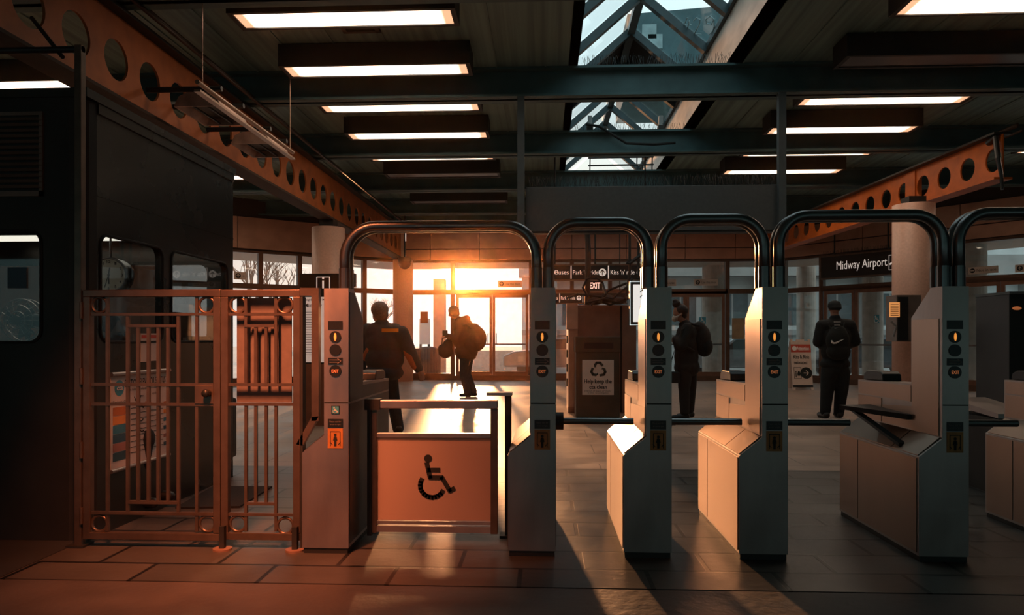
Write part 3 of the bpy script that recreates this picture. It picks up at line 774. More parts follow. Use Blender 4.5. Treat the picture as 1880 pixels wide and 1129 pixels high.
t = thing('gate_catch_post', 'narrow steel post with a flat cap that the wheelchair gate closes against', 'post', (gx(931), 4.15, 0))
b = MB(); xa, xb = gx(925), gx(937); b.box(xa, xb, 4.1, 4.15, 0, gz(728)); b.build('post', DARK, t, bevel=.003)
b = MB(); b.box(gx(891), xb + .005, 4.08, 4.17, gz(729), gz(723)); b.build('cap', STEEL, t)
b = MB(); b.box(xa - .03, xb, 4.08, 4.17, 0, .012); b.build('foot_plate', DARK, t)

# ------------------------------------------------------------------ barred gate on the left
YB = 3.82
def bx(px): return P(px, 800, YB).x
def bz(px, py):
    return P(px, py, YB).z
def slab(b, x0, x1, y0, y1, d=.014, yc=YB):
    xm = (x0 + x1) / 2
    b.box(P(x0, 800, YB).x, P(x1, 800, YB).x, yc - d, yc + d, bz(xm, y1), bz(xm, y0))
def leaf(label, X0, X1, rails, parts, rings, extra=None):
    t = thing('barred_gate', label, 'gate', (bx((X0 + X1) / 2), YB, 0), 'barred steel gate leaves')
    b = MB(); slab(b, X0, X1, 532, 545, .02); b.build('top_rail', GATE_M, t, bevel=.003)
    b = MB(); slab(b, X0, X1, 977, 990, .02); b.build('bottom_rail', GATE_M, t, bevel=.003)
    for a, c in ((X0, X0 + 13), (X1 - 13, X1)):
        b = MB(); slab(b, a, c, 545, 977, .02); b.build('stile', GATE_M, t, bevel=.003)
    for (a, c, y) in rails:
        b = MB(); slab(b, a, c, y - 2.6, y + 2.6, .012); b.build('rail', GATE_M, t)
    for (x, y0, y1) in parts:
        b = MB(); slab(b, x - 2.6, x + 2.6, y0, y1, .008); b.build('bar', GATE_M, t)
    for (x, y) in rings:
        b = MB(); q = P(x, y, YB); b.ring((q.x, YB, q.z), .043, .008, 'y'); b.build('ring', GATE_M, t, smooth=True)
    return t
g1 = leaf('wide barred gate leaf with a lock plate in front of the booth poster', 156, 407,
     [(168, 394, 577), (168, 394, 706), (168, 394, 742), (235, 325, 598), (168, 394, 942), (236, 328, 922)],
     [(198, 545, 706), (198, 742, 975), (235, 580, 706), (235, 742, 940), (328, 580, 706), (328, 742, 942), (362, 545, 706), (362, 742, 975)] +
     [(x, 600, 706) for x in (254, 273, 291, 309)] + [(x, 744, 921) for x in (254, 273, 291, 309)] + [(x, 706, 742) for x in (198, 235, 254, 273, 291, 309, 328, 362)],
     [(183, 560), (380, 560), (183, 961), (381, 961)])
b = MB(); slab(b, 360, 394, 707, 741, .017); lp = b.build('lock_plate', GATE_M, g1, bevel=.002)
q = P(385, 721, YB)
b = MB(); b.cyl((q.x, YB - .017, q.z), (q.x, YB - .05, q.z), .018, .022); b.ell((q.x, YB - .055, q.z), (.020, .012, .020)); b.build('knob', BLACK, lp)
g2 = leaf('narrow right leaf of the barred gate backed by a ribbed grey sheet', 408, 553,
     [(421, 541, 577), (421, 541, 706), (421, 541, 742), (450, 505, 598), (421, 541, 944), (455, 505, 924)],
     [(452, 545, 706), (507, 545, 706), (452, 742, 975), (507, 742, 975)] + [(x, 600, 706) for x in (470, 489)] + [(x, 744, 922) for x in (470, 489)],
     [(437, 560), (523, 560), (437, 961), (524, 965)])
b = MB(); slab(b, 428, 530, 546, 740, .003, YB + .05); sh = b.build('backing_sheet', mat('grey_sheet', (.16, .13, .12), .6, .2, .12, 20), g2)
b = MB(); [slab(b, x - 4, x + 4, 600, 705, .006, YB + .04) for x in (462, 480, 497)]; b.build('rib', mat('grey_sheet', (.3, .22, .19)), sh)
# fixed frame piece that steps round the cabinet
t = thing('fixed_fence_section', 'fixed frame piece stepping down around the orange-lit cabinet beside the barred gate', 'gate frame', (bx(568), YB, 0))
b = MB(); slab(b, 553, 587, 529, 543, .02); b.build('top_rail', GATE_M, t)
b = MB(); slab(b, 574, 587, 543, 772, .02); b.build('upper_stile', GATE_M, t)
b = MB(); a = P(574, 765, YB); c = P(546, 808, YB); b.hexa([(a.x, YB - .02, a.z), (a.x + .04, YB - .02, a.z + .005), (a.x + .04, YB + .02, a.z + .005), (a.x, YB + .02, a.z)], [(c.x, YB - .02, c.z - .02), (c.x + .035, YB - .02, c.z - .028), (c.x + .035, YB + .02, c.z - .028), (c.x, YB + .02, c.z - .02)]); b.build('slanted_brace', GATE_M, t)
b = MB(); b.box(bx(553.5), bx(558), YB - .02, YB + .02, bz(548, 1013), bz(548, 545)); b.box(bx(541) + .045, bx(553), YB + .022, YB + .05, 0, bz(548, 545)); b.build('lower_stile', DARK, t)
def foot(px, label, w=.05):  # foot of a gate post on a round floor flange
    x = bx(px); t = thing('gate_foot', label, 'post_foot', (x, YB, 0), 'post feet under the barred gate')
    b = MB(); b.box(x - .014, x + .014, YB - .05, YB - .022, .01, .13); b.build('post', DARK, t)
    b = MB(); b.cyl((x, YB - .036, 0), (x, YB - .036, .01), w); b.build('floor_flange', mat('worn_flange', (.34, .2, .14), .5, .5), t)
foot(414, 'short foot with a round floor flange where the two gate leaves meet'); foot(546, 'short foot with a round floor flange beside the orange-lit cabinet')
# tall hinge post
x0, x1 = P(140.5, 800, YB).x, P(153, 800, YB).x
t = thing('hinge_post', 'tall thin square post carrying the gate hinges beside the booth corner', 'post', ((x0 + x1) / 2, YB, 0))
zt = P(148, 84, YB).z
b = MB(); b.box(x0, x1, YB - .02, YB + .02, 0, zt); b.build('post', GATE_M, t, bevel=.002)
b = MB(); b.box(x0 - .03, x1 + .03, YB - .05, YB + .05, 0, .012); b.build('foot_plate', DARK, t)
for py in (570, 690, 825, 945):
    z = P(155, py, YB).z; b = MB(); b.cyl((x1 + .004, YB - .024, z - .045), (x1 + .004, YB - .024, z + .045), .009); b.build('hinge', GATE_M, t)
b = MB(); b.tube([(x0 - .55, YB, zt - .02), (x1, YB, zt - .02)], .018); b.tube([((x0 + x1) / 2 - .1, YB, zt - .06), ((x0 + x1) / 2 - .5, YB + .3, zt + .3)], .012); b.build('stay_bar', DARK, t)

# ------------------------------------------------------------------ attendant booth
BX, BY0, BY1, BZT = -2.6, 3.9, 5.8, 2.52
BL_ = -5.1
t = thing('attendant_booth', 'dark steel attendant booth with rounded windows behind the barred gate', 'booth', (-3.6, 4.8, 0))
zs, zh = 1.13, 1.765
def rpanel(b, u0, u1, z0, z1, holes, fn, th):
    """a wall with rounded rectangular openings; fn(u, depth, z) -> point"""
    cuts = sorted(holes)
    def q(ua, ub, za, zb):
        b.hexa([fn(ua, 0, za), fn(ub, 0, za), fn(ub, 0, zb), fn(ua, 0, zb)], [fn(ua, th, za), fn(ub, th, za), fn(ub, th, zb), fn(ua, th, zb)])
    u = u0
    for (a, c) in cuts:
        q(u, a, z0, z1); q(a, c, z0, zs); q(a, c, zh, z1)
        r = .07
        for (uc, zc, su, sz) in ((a, zs, 1, 1), (c, zs, -1, 1), (a, zh, 1, -1), (c, zh, -1, -1)):
            pts = [(uc, zc)] + [(uc + su * r * (1 - math.sin(k * PI / 12)), zc + sz * r * (1 - math.cos(k * PI / 12))) for k in range(7)]
            A = [fn(p[0], 0, p[1]) for p in pts]; B = [fn(p[0], th, p[1]) for p in pts]; n = len(pts)
            b._add(A + B, [tuple(range(n)), tuple(range(2 * n - 1, n - 1, -1))] + [(i, i + n, (i + 1) % n + n, (i + 1) % n) for i in range(n)])
        u = c
    q(u, u1, z0, z1)
wa0, wa1 = PX(150, 622, BX).y, PX(298, 622, BX).y
wb0, wb1 = PX(314, 622, BX).y, PX(417, 622, BX).y
wa0 = max(wa0, 4.03)
side = lambda u, d, z: (BX - d, u, z)
b = MB(); rpanel(b, BY0 + .1, BY1, 0, BZT, [(wa0, wa1), (wb0, wb1)], side, .05); sp = b.build('side_panel', BOOTH_M, t)
b = MB(); b.hexa([side(BY0 + .1, -.004, 1.98), side(BY1, -.004, 1.98), side(BY1, -.004, 1.988), side(BY0 + .1, -.004, 1.988)], [side(BY0 + .1, 0, 1.98), side(BY1, 0, 1.98), side(BY1, 0, 1.988), side(BY0 + .1, 0, 1.988)])
b.box(BX - .02, BX + .012, BY0 + .1, BY1, BZT - .06, BZT + .01); b.build('edge_trim', BOOTH_M, sp)
fx0, fx1 = P(-60, 622, BY0).x, P(76, 622, BY0).x
front = lambda u, d, z: (u, BY0 + d, z)
b = MB(); rpanel(b, BL_, BX - .10, 0, BZT, [(-4.9, fx0 - .12), (fx0, fx1)], front, .05); b.build('front_panel', BOOTH_F, t)
b = MB(); b.prism([(BX - .10, BY0), (BX - .1 + .1 * math.sin(.52), BY0 + .1 - .1 * math.cos(.52)), (BX - .1 + .1 * math.sin(1.05), BY0 + .1 - .1 * math.cos(1.05)), (BX, BY0 + .1), (BX - .05, BY0 + .1), (BX - .1, BY0 + .05)], 0, BZT, 'z'); b.build('corner_post', BOOTH_F, t)
lb = lambda u, d, z: (BL_ + d, u, z); rear = lambda u, d, z: (u, BY1 - d, z)
b = MB(); rpanel(b, BY0 + .1, BY1 - .05, 0, BZT, [(4.1, 5.6)], lb, .05); b.build('left_panel', BOOTH_M, t)
b = MB(); rpanel(b, BL_ + .05, BX - .05, 0, BZT, [(-4.9, -3.95), (-3.8, -2.8)], rear, .05); b.build('rear_panel', BOOTH_M, t)
b = MB(); b.box(BL_, BX - .05, BY0 + .05, BY1 - .05, BZT - .06, BZT); b.box(BL_ - .03, BX + .02, BY0 - .02, BY1 + .02, BZT, BZT + .05); b.build('roof', BOOTH_M, t)
b = MB(); b.box(BL_ + .05, BX - .05, BY0 + .1, BY1 - .05, 2.0, 2.03); b.build('inner_ceiling', mat('booth_liner', (.12, .10, .09), .7), t)
b = MB(); b.box(BL_ + .05, BX - .05, BY0 + .06, BY1 - .06, .002, .03); b.build('booth_floor', DARK, t)
for nm, f, a, c in (('pane', side, wa0, wa1), ('pane', side, wb0, wb1), ('pane', front, fx0, fx1), ('pane', front, -4.9, fx0 - .12), ('pane', lb, 4.1, 5.6), ('pane', rear, -4.9, -3.95), ('pane', rear, -3.8, -2.8)):
    b = MB(); b.hexa([f(a, .02, zs), f(c, .02, zs), f(c, .02, zh), f(a, .02, zh)], [f(a, .028, zs), f(c, .028, zs), f(c, .028, zh), f(a, .028, zh)]); b.build(nm, GLASS_B, t)
for f, a, c in ((side, wa0, wa1), (side, wb0, wb1), (front, fx0, fx1)):      # rubber gaskets
    r = .07; pts = []
    for (uc, zc, s0) in ((c - r, zh - r, 0), (a + r, zh - r, 1), (a + r, zs + r, 2), (c - r, zs + r, 3)):
        for k in range(6):
            an = s0 * PI / 2 + k * PI / 10; pts.append(f(uc + r * math.cos(an), -.002, zc + r * math.sin(an)))
    pts.append(pts[0]); b = MB(); b.tube(pts, .009, 6, False); b.build('window_gasket', BLACKM, t)
b = MB(); za, zb = 1.96, 2.42; xa, xb = fx0, P(80, 622, BY0).x
b.box(xa, xb, BY0 - .012, BY0, za, za + .03); b.box(xa, xb, BY0 - .012, BY0, zb, zb + .02); b.box(xb - .02, xb, BY0 - .012, BY0, za, zb); b.box(xa, xa + .02, BY0 - .012, BY0, za, zb)
for k in range(13):
    z = za + .045 + k * .032; b.hexa([(xa, BY0 - .003, z + .018), (xb, BY0 - .003, z + .018), (xb, BY0 - .016, z), (xa, BY0 - .016, z)], [(xa, BY0 - .001, z + .022), (xb, BY0 - .001, z + .022), (xb, BY0 - .013, z + .003), (xa, BY0 - .013, z + .003)])
b.build('louvre', mat('louvre_paint', (.20, .14, .11), .5, .3), t)
# things inside the booth
fixt = thing('ceiling_light', 'glowing strip light inside the attendant booth plus a hidden strip added for the clock', 'ceiling light', (-3.5, 4.9, 2.2))
b = MB(); b.box(-4.6, -2.85, 5.15, 5.40, 1.93, 2.0); b.box(-4.4, -2.75, 4.1, 4.3, 1.95, 2.0); b.build('housing', HOUS, fixt)
BLENS = emit_mat('booth_lens', (1, .90, .76), 2.4)
b = MB(); b.box(-4.58, -2.87, 5.17, 5.38, 1.915, 1.93); b.build('diffuser', BLENS, fixt)
b = MB(); b.box(-4.38, -2.77, 4.12, 4.28, 1.935, 1.95); b.build('diffuser', BLENS, fixt)  # second strip, added out of sight to light the clock dial
t = thing('booth_counter', 'counter along the booth windows holding phone, papers and trays', 'counter', (-3.0, 5.0, 0))
b = MB(); b.box(-3.0, BX - .055, 4.95, 5.70, .96, 1.0); b.build('counter_top', mat('counter_top', (.12, .09, .07), .4), t)
b = MB(); b.box(-3.0, BX - .06, 4.97, 5.68, .03, .96); b.build('counter_base', DARK, t)
def inbox(px0, px1, py0, py1, X, d, name, m, label, cat, lift=True):
    a = PX(px0, py1, X); c = PX(px1, py0, X); z0 = a.z
    b = MB(); b.box(X - d, X, min(a.y, c.y), max(a.y, c.y), 1.0 if lift else z0, c.z); return tag(b.build(name, m, bevel=.004), label, cat)
inbox(312, 352, 575, 640, -2.72, .05, 'monitor', BLACK, 'dark monitor standing on the counter behind the second booth window', 'monitor')
ph = thing('desk_phone', 'black desk phone with a keypad in the right booth window', 'phone', (-2.75, 5.52, 1.0))
a = PX(372, 640, -2.7); c = PX(398, 592, -2.7)
b = MB(); b.prism([(-2.82, 1.0), (-2.70, 1.0), (-2.76, 1.17), (-2.82, 1.17)], a.y, c.y, 'y'); b.build('phone_body', BLACK, ph, bevel=.004)
b = MB()
for i in range(4):
    for j in range(3): 
        z = 1.03 + i * .03; b.box(-2.715 - i * .0105, -2.705 - i * .0105, a.y + .03 + j * .05, a.y + .06 + j * .05, z, z + .018)
b.build('keypad', mat('grey_keys', (.2, .2, .2)), ph)
mg = thing('paper_cup', 'small white paper cup on the booth counter', 'cup', (-2.74, 5.0, 1.0)); q = PX(334, 622, -2.74)
b = MB(); b.cyl((q.x, q.y, 1.0), (q.x, q.y, 1.16), .022, .032); o = b.build('cup_body', WHITE, mg, smooth=False)
tag(MB().box(-2.86, -2.70, PX(315, 622, -2.78).y, PX(360, 622, -2.78).y, .93 + .07, 1.06).build('file_tray', mat('mustard_tray', (.35, .20, .03), .6)), 'mustard file tray in the right booth window', 'tray')
pp = []
for i, (p0, p1, y0, y1) in enumerate([(259, 270, 612, 664), (276, 288, 612, 662)]):
    a = PX(p0, y0, BX + .006); c = PX(p1, y1, BX + .006)
    b = MB(); b.box(BX + .001, BX + .006, a.y, c.y, c.z, a.z); o = tag(b.build('notice_strip', PAPER), ['left', 'right'][i] + ' of the two narrow paper notices below the booth window', 'notice', 'narrow paper notices on the booth')
    b = MB(); b.box(BX + .006, BX + .008, a.y + .005, c.y - .005, a.z - .03, a.z - .01); b.build('print', REDM, o)
# clock hanging in the booth
q = PX(203, 505, -3.05); cq = P(200, 505, 4.75)
ck = thing('clock', 'round two-faced clock hanging on a rod in the booth window', 'clock', (cq.x, cq.y, cq.z))
ax = Vector((.42, -1, 0)).normalized() * -1   # face turned towards the aisle
ax = Vector((-.10, 1, 0)).normalized()
Mc = frame_m((cq.x, cq.y, cq.z), (ax.y, -ax.x, 0))
R = 32 / FOC * 4.9
b = MB(Mc); b.cyl((0, .0, 0), (0, .11, 0), R, seg=40); b.build('clock_case', mat('clock_case', (.10, .10, .08), .35, .6), ck)
b = MB(Mc); b.ring((0, 0, 0), R * .96, .008, 'y', 40); b.build('bezel', STEEL_TUBE, ck, smooth=True)
b = MB(Mc); b.disc(0, 0, R * .93, .004, 0, 40); fc = b.build('dial', mat('clock_dial', (.62, .56, .44), .5), ck)
b = MB(Mc)
for n_ in range(1, 13):
    a = PI / 2 - n_ * PI / 6; text_into(b, str(n_), .013 * len(str(n_)), .020, R * .76 * math.cos(a), R * .76 * math.sin(a), y=-.004, t=.001, bold=.02)
b.strokes([[(0, 0), (-R * .22, -R * .72)]], .005, .001, -.006); b.strokes([[(0, 0), (R * .06, R * .42)], [(0, 0), (R * .02, -R * .5)]], .008, .001, -.005); b.disc(0, 0, .008, .003, -.004)
b.build('numerals_and_hands', BLACKM, fc)
b = MB(); b.tube([(cq.x - .02, cq.y + .05, cq.z + R), (cq.x - .02, cq.y + .05, 2.0)], .007); b.build('hanging_rod', STEEL_TUBE, ck)
# desk fan in the front window
fq = P(38, 588, 4.12); t = thing('desk_fan', 'caged desk fan behind the front window of the booth', 'fan', (fq.x, fq.y, 1.0)); fr_ = 37 / FOC * 4.5
b = MB(); [b.ring((fq.x, fq.y + o_, fq.z), rr, .0035, 'y', 36, 6) for rr, o_ in ((fr_, 0), (fr_ * .7, -.02), (fr_ * .4, -.03), (fr_, .05))]
for k in range(16):
    a = 2 * PI * k / 16; b.tube([(fq.x + .03 * math.cos(a), fq.y - .035, fq.z + .03 * math.sin(a)), (fq.x + fr_ * .7 * math.cos(a), fq.y - .02, fq.z + fr_ * .7 * math.sin(a)), (fq.x + fr_ * math.cos(a), fq.y, fq.z + fr_ * math.sin(a))], .0018, 4)
b.build('cage', mat('fan_wire', (.5, .45, .4), .3, .8), t)
b = MB(); b.cyl((fq.x, fq.y - .045, fq.z), (fq.x, fq.y - .03, fq.z), .028); b.build('badge', GATE_M, t)
b = MB()
for k in range(3):
    a = 2 * PI * k / 3 + .4; c, s_ = math.cos(a), math.sin(a); c2, s2 = math.cos(a + .9), math.sin(a + .9)
    b.hexa([(fq.x, fq.y, fq.z), (fq.x + fr_ * .85 * c, fq.y - .01, fq.z + fr_ * .85 * s_), (fq.x + fr_ * .85 * c2, fq.y + .02, fq.z + fr_ * .85 * s2), (fq.x + .01 * c2, fq.y + .01, fq.z + .01 * s2)], [(fq.x, fq.y + .004, fq.z), (fq.x + fr_ * .85 * c, fq.y - .006, fq.z + fr_ * .85 * s_), (fq.x + fr_ * .85 * c2, fq.y + .024, fq.z + fr_ * .85 * s2), (fq.x + .01 * c2, fq.y + .014, fq.z + .01 * s2)])
b.build('blade_set', mat('fan_blades', (.08, .09, .09), .4), t)
b = MB(); b.cyl((fq.x, fq.y + .06, .45), (fq.x, fq.y + .06, fq.z - .03), .014); b.cyl((fq.x, fq.y + .06, .03), (fq.x, fq.y + .06, .06), .15); b.cyl((fq.x, fq.y + .06, .06), (fq.x, fq.y + .06, .46), .018); b.cyl((fq.x, fq.y + .01, fq.z), (fq.x, fq.y + .12, fq.z), .045); b.build('stand', DARK, t)
t.location = (fq.x, fq.y, 0)
for c in t.children:
    for v in c.data.vertices: v.co.z += 1.0
# blue panel standing in for a mirrored reflection in the front window
q = P(30, 510, BY0 + .015)
tag(MB().box(q.x - .05, q.x + .06, BY0 + .012, BY0 + .018, q.z - .06, q.z + .06).build('blue_reflection', mat('reflection_blue', (.05, .10, .14), .5)), 'blue panel standing for a reflection in the front booth window', 'sticker')

# elevator status board on the booth flank
a = PX(203, 688, BX + .01); c = PX(307, 676, BX + .01); zb_ = .30 + .055
t = thing('status_poster', 'white elevator status board in a frame on the dark booth flank', 'poster', (BX, (a.y + c.y) / 2, .36))
Mp = frame_m((BX + .012, a.y, 0), (0, 1, 0)); W = c.y - a.y; Z1 = a.z; Z0 = PX(203, 866, BX + .01).z
b = MB(Mp); b.box(0, W, 0, .012, Z0, Z1); sh = b.build('sheet', PAPER, t)
b = MB(Mp); b.tube([(-.01, -.008, Z1), (W + .01, -.008, Z1)], .014); b.build('clamp_rail', STEEL, t); b = MB(Mp); b.tube([(-.01, -.008, Z0), (W + .01, -.008, Z0)], .012); b.build('clamp_rail', STEEL, t)
b = MB(Mp); text_into(b, 'STATION ELEVATOR STATUS', W * .74, .045, W * .58, Z1 - .06, bold=.015); text_into(b, 'The following elevators are out of service', W * .68, .022, W * .6, Z1 - .105); text_into(b, 'Last updated', W * .25, .02, W * .72, Z1 - .145)
text_into(b, "Today's date", W * .26, .022, W * .15, Z1 - .17)
for k in range(9): b.strokes([[(W * .32, Z1 - .22 - k * .035), (W * .9, Z1 - .22 - k * .035)]], .0025)
for (u, z, s_) in ((.38, .165, 1), (.42, .215, .8), (.40, .30, .9), (.46, .385, 1)):
    b.strokes([[(W * u + .012 * k, Z1 - z + random.uniform(-.018, .018) * s_) for k in range(int(5 + 4 * s_))]], .005)
b.build('lettering', BLACKM, sh)
cols = [((.45, .16, .05), .0), ((.62, .28, .08), 1), ((.04, .20, .30), 2), ((.03, .10, .16), 3), ((.30, .16, .14), 4), ((.03, .09, .12), 5)]
hh = (Z1 - .20 - (Z0 + .05)) / 6
for i, (cc, _) in enumerate(cols):
    b = MB(Mp); b.box(W * .03, W * .26, -.002, 0, Z0 + .05 + (5 - i) * hh + .004, Z0 + .05 + (6 - i) * hh); b.build('colour_panel', mat('panel_%d' % i, cc, .6), sh)
    b = MB(Mp); b.box(W * .92, W * .97, -.002, 0, Z0 + .06 + (5 - i) * hh + .01, Z0 + .04 + (6 - i) * hh); b.build('side_panel_print', mat('panel_%d' % i, cc, .6), sh)
b = MB(Mp); b.disc(W * .13, Z1 - .085, .048, .002); lg = b.build('round_logo', BLUE, sh)
b = MB(Mp); text_into(b, 'cta', .06, .026, W * .13, Z1 - .085, bold=.02, y=-.002); b.build('lettering', WHITE, lg)

# dark mat on the floor behind the gate
q = [PZ(322, 932, .01), PZ(392, 893, .01), PZ(500, 893, .01), PZ(440, 930, .01)]
b = MB(); b.hexa([(v.x, v.y, 0.001) for v in q], [(v.x, v.y, .014) for v in q]); mt_ = tag(b.build('floor_mat', mat('rubber_mat', (.012, .013, .013), .9, 0, .4, 60)), 'black rubber floor mat beside the booth behind the gate', 'mat')

# ------------------------------------------------------------------ heat lamps along the left girder
def heater(px, py, label, y, scale=1.0):
    X = -3.45; z = P(px, py, 1).z
    q = PX(px, py, X)
    t = thing('overhead_heater', label, 'heater', (X, q.y, q.z), 'hooded heaters slung from the left girder')
    L = .62; y0, y1 = q.y - L / 2, q.y + L / 2; zc = q.z
    prof = [(-.24, -.02), (-.19, .08), (-.10, .12), (.10, .12), (.19, .08), (.24, -.02), (.215, -.025), (.17, .06), (.09, .095), (-.09, .095), (-.17, .06), (-.215, -.025)]
    b = MB(); b.prism([(X + a, zc + c) for a, c in prof], y0, y1, 'y'); b.prism([(X + a, zc + c) for a, c in prof[:6]], y0 - .012, y0, 'y'); b.prism([(X + a, zc + c) for a, c in prof[:6]], y1, y1 + .012, 'y'); b.build('hood', mat('heater_hood', (.55, .36, .28), .5, .35, .3, 7), t)
    b = MB(); [b.tube([(X + dx, y0, zc), (X + dx, y1, zc)], .012) for dx in (-.07, .07)]; b.build('heating_rods', DARK, t)
    b = MB(); b.box(X - .20, X + .20, y0, y1, zc + .055, zc + .06); b.build('reflector', DARK, t)
    b = MB(); [b.tube([(-4.0, yy, zc + .17), (X + .22, yy, zc + .17)], .028) for yy in (y0 + .05, y1 - .05)]; b.build('arm', DARK, t)
    b = MB(); [b.tube([(X, yy, zc + .10), (X, yy, zc + .17)], .02) for yy in (y0 + .05, y1 - .05)]; b.build('hanger', DARK, t)
    return t
heater(390, 210, 'nearer hooded heater slung from the left girder', 0)
heater(480, 274, 'farther hooded heater slung from the left girder', 0)
# rail that carries them
a, c = PX(362, 150, -3.15), PX(538, 292, -3.15)
b = MB(); b.tube([(a.x, a.y, a.z), (a.x, c.y, a.z)], .022); b.box(a.x - .03, a.x + .03, a.y, c.y, a.z - .09, a.z - .07); [b.tube([(a.x, y_, a.z), (a.x, y_, DZ)], .005, 6) for y_ in (a.y + .1, c.y - .1)]; tag(b.build('heater_rail', mat('rail_tan', (.42, .26, .18), .4, .5)), 'tan rail running back above the hooded heaters', 'rail')
# unseen heater added over the left foreground to cast the orange light
hx_, hy_, hz_ = -1.55, 2.30, 2.72
aim = (Vector((-1.55, 3.75, .55)) - Vector((hx_, hy_, hz_))).normalized()
t = thing('overhead_heater', 'unseen glowing heater added above the left foreground for its orange light', 'heater', (hx_, hy_, hz_))
Rh = aim.to_track_quat('-Z', 'Y').to_matrix().to_4x4(); Rh.translation = (hx_, hy_, hz_)
b = MB(Rh); prof = [(-.20, -.06), (-.13, .08), (.13, .08), (.20, -.06), (.18, -.06), (.11, .055), (-.11, .055), (-.18, -.06)]
b.prism([(a, c) for a, c in prof], -.35, .35, 'y'); b.build('hood', mat('heater_hood', (.36, .24, .19)), t)
b = MB(Rh); [b.tube([(dx, -.33, 0), (dx, .33, 0)], .012) for dx in (-.06, .06)]; b.build('heating_rods', emit_mat('glowing_rod', (1, .22, .05), 6), t)
b = MB(); b.tube([(hx_, hy_, hz_ + .05), (hx_, hy_, DZ)], .014); b.build('hanger', DARK, t)
ld = bpy.data.lights.new('added_heater_light', 'AREA'); ld.shape = 'RECTANGLE'; ld.size = .26; ld.size_y = .62; ld.energy = 27; ld.color = (1, .24, .09); ld.spread = math.radians(62)
lo = bpy.data.objects.new('added_heater_light', ld); COL.objects.link(lo); lo.matrix_world = Rh @ Matrix.Translation((0, 0, -.075))

# ------------------------------------------------------------------ big hanging grey panel
YP = 9.15
xa, xb = P(966, 400, YP).x, P(1429, 400, YP).x; z0, z1 = H + (622 - 427) / FOC * YP, H + (622 - 346) / FOC * YP
t = thing('overhead_sign', 'large blank grey sign box hung from the teal beam on two posts', 'sign box', ((xa + xb) / 2, YP, z0))
b = MB(); b.box(xa, xb, YP - .09, YP + .09, z0, z1); b.build('box', mat('grey_sign_paint', (.115, .115, .11), .5, .1, .08, 30), t, bevel=.006)
for px in (957, 1429):
    x = P(px, 300, YP).x; b = MB(); b.box(x - .045, x + .045, YP - .045 - .12, YP + .045 - .12, z0 + (.0 if px < 1000 else -.02), H + 3.085); b.build('hanger_post', mat('post_paint', (.10, .12, .125), .5, .2), t)
b = MB(); b.box(xa - .02, xb + .02, YP - .08, YP + .08, z0 - .02, z0 - .001); b.build('lower_trim', DARK, t)
spikes(xa + .05, xb - .02, YP, z1 + .001, .15, 190, 'long row of bird spikes on top of the blank grey hanging panel', 2)

# ------------------------------------------------------------------ signs under the hall ceiling
SIGNB = mat('sign_black', (.008, .009, .009), .35)
LIT = emit_mat('sign_white', (.80, .68, .60), .55)
def sign(px0, px1, py0, py1, Y, label, name='hanging_sign', d=.09, rods=True, ztop=None, m=SIGNB):
    a, c = P(px0, py1, Y), P(px1, py0, Y)
    t = thing(name, label, 'sign', ((a.x + c.x) / 2, Y, a.z))
    b = MB(); b.box(a.x, c.x, Y, Y + d, a.z, c.z); bd = b.build('sign_box', m, t, bevel=.004)
    b = MB(); b.box(a.x - .02, c.x + .02, Y - .012, Y + d + .01, c.z, c.z + .025); b.box(a.x - .02, c.x + .02, Y - .012, Y + d + .01, a.z - .025, a.z); b.build('edge_rail', GATE_M, t)
    if rods:
        for x in (a.x + .15, c.x - .15): b = MB(); b.tube([(x, Y + d / 2, c.z), (x, Y + d / 2, ztop or DZ)], .014, 8); b.build('hanging_rod', DARK, t)
    return t, bd
def U(px, Y, py=500): return P(px, py, Y)
YS = 13.2
t, bd = sign(1004, 1200, 487, 513, YS, 'black hanging sign reading Buses, Park n ride and Kiss n ride')
b = MB()
def wr(body, x0, x1, y0, y1, Y=YS, bold=.0):
    a, c = P(x0, y1, Y), P(x1, y0, Y); text_into(b, body, c.x - a.x, c.z - a.z, (a.x + c.x) / 2, (a.z + c.z) / 2, Matrix.Translation((0, Y, 0)), bold, .004)
def circ_arrow(px, py, r, Y, ang=0):
    q = P(px, py, Y); b.M = Matrix.Translation((0, Y, 0)); R = r / FOC * Y
    n = 24
    for k in range(n):
        pass
    b.disc(q.x, q.z, R, .003)
    return q, R
wr('Buses', 1019.5, 1044, 495.5, 504); wr("Park 'n' ride", 1052, 1098, 495.5, 504); wr("Kiss 'n' ride", 1121, 1165, 495, 504)
b.M = Matrix.Translation((0, YS, 0))
for px in (1048.5, 1117): q = P(px, 500, YS); b.strokes([[(q.x, P(px, 488, YS).z), (q.x, P(px, 511, YS).z)]], .018, .004)
dk = MB(Matrix.Translation((0, YS, 0)))
for px in (1106, 1176, 1012):
    q, R = circ_arrow(px, 500, 7, YS)
    dk.strokes([[(q.x, q.z - R * .7), (q.x, q.z + R * .6)], [(q.x - R * .55, q.z + .0), (q.x, q.z + R * .65), (q.x + R * .55, q.z + .0)]], R * .22, .002, -.003)
b.build('lettering', LIT, bd); dk.build('arrow_mark', SIGNB, bd)
YS2 = 17.0
t, bd = sign(1000, 1150, 538, 556, YS2, 'smaller black sign reading Park n ride, further back over the bin', rods=True)
b = MB()
wr('Buses', 1009, 1024, 544, 550, YS2); wr("Park 'n' ride", 1030, 1056, 543.5, 550, YS2); b.M = Matrix.Translation((0, YS2, 0))
for px in (1027.5, 1070): q = P(px, 547, YS2); b.strokes([[(q.x, P(px, 539, YS2).z), (q.x, P(px, 555, YS2).z)]], .014, .004)
dk = MB(Matrix.Translation((0, YS2, 0)))
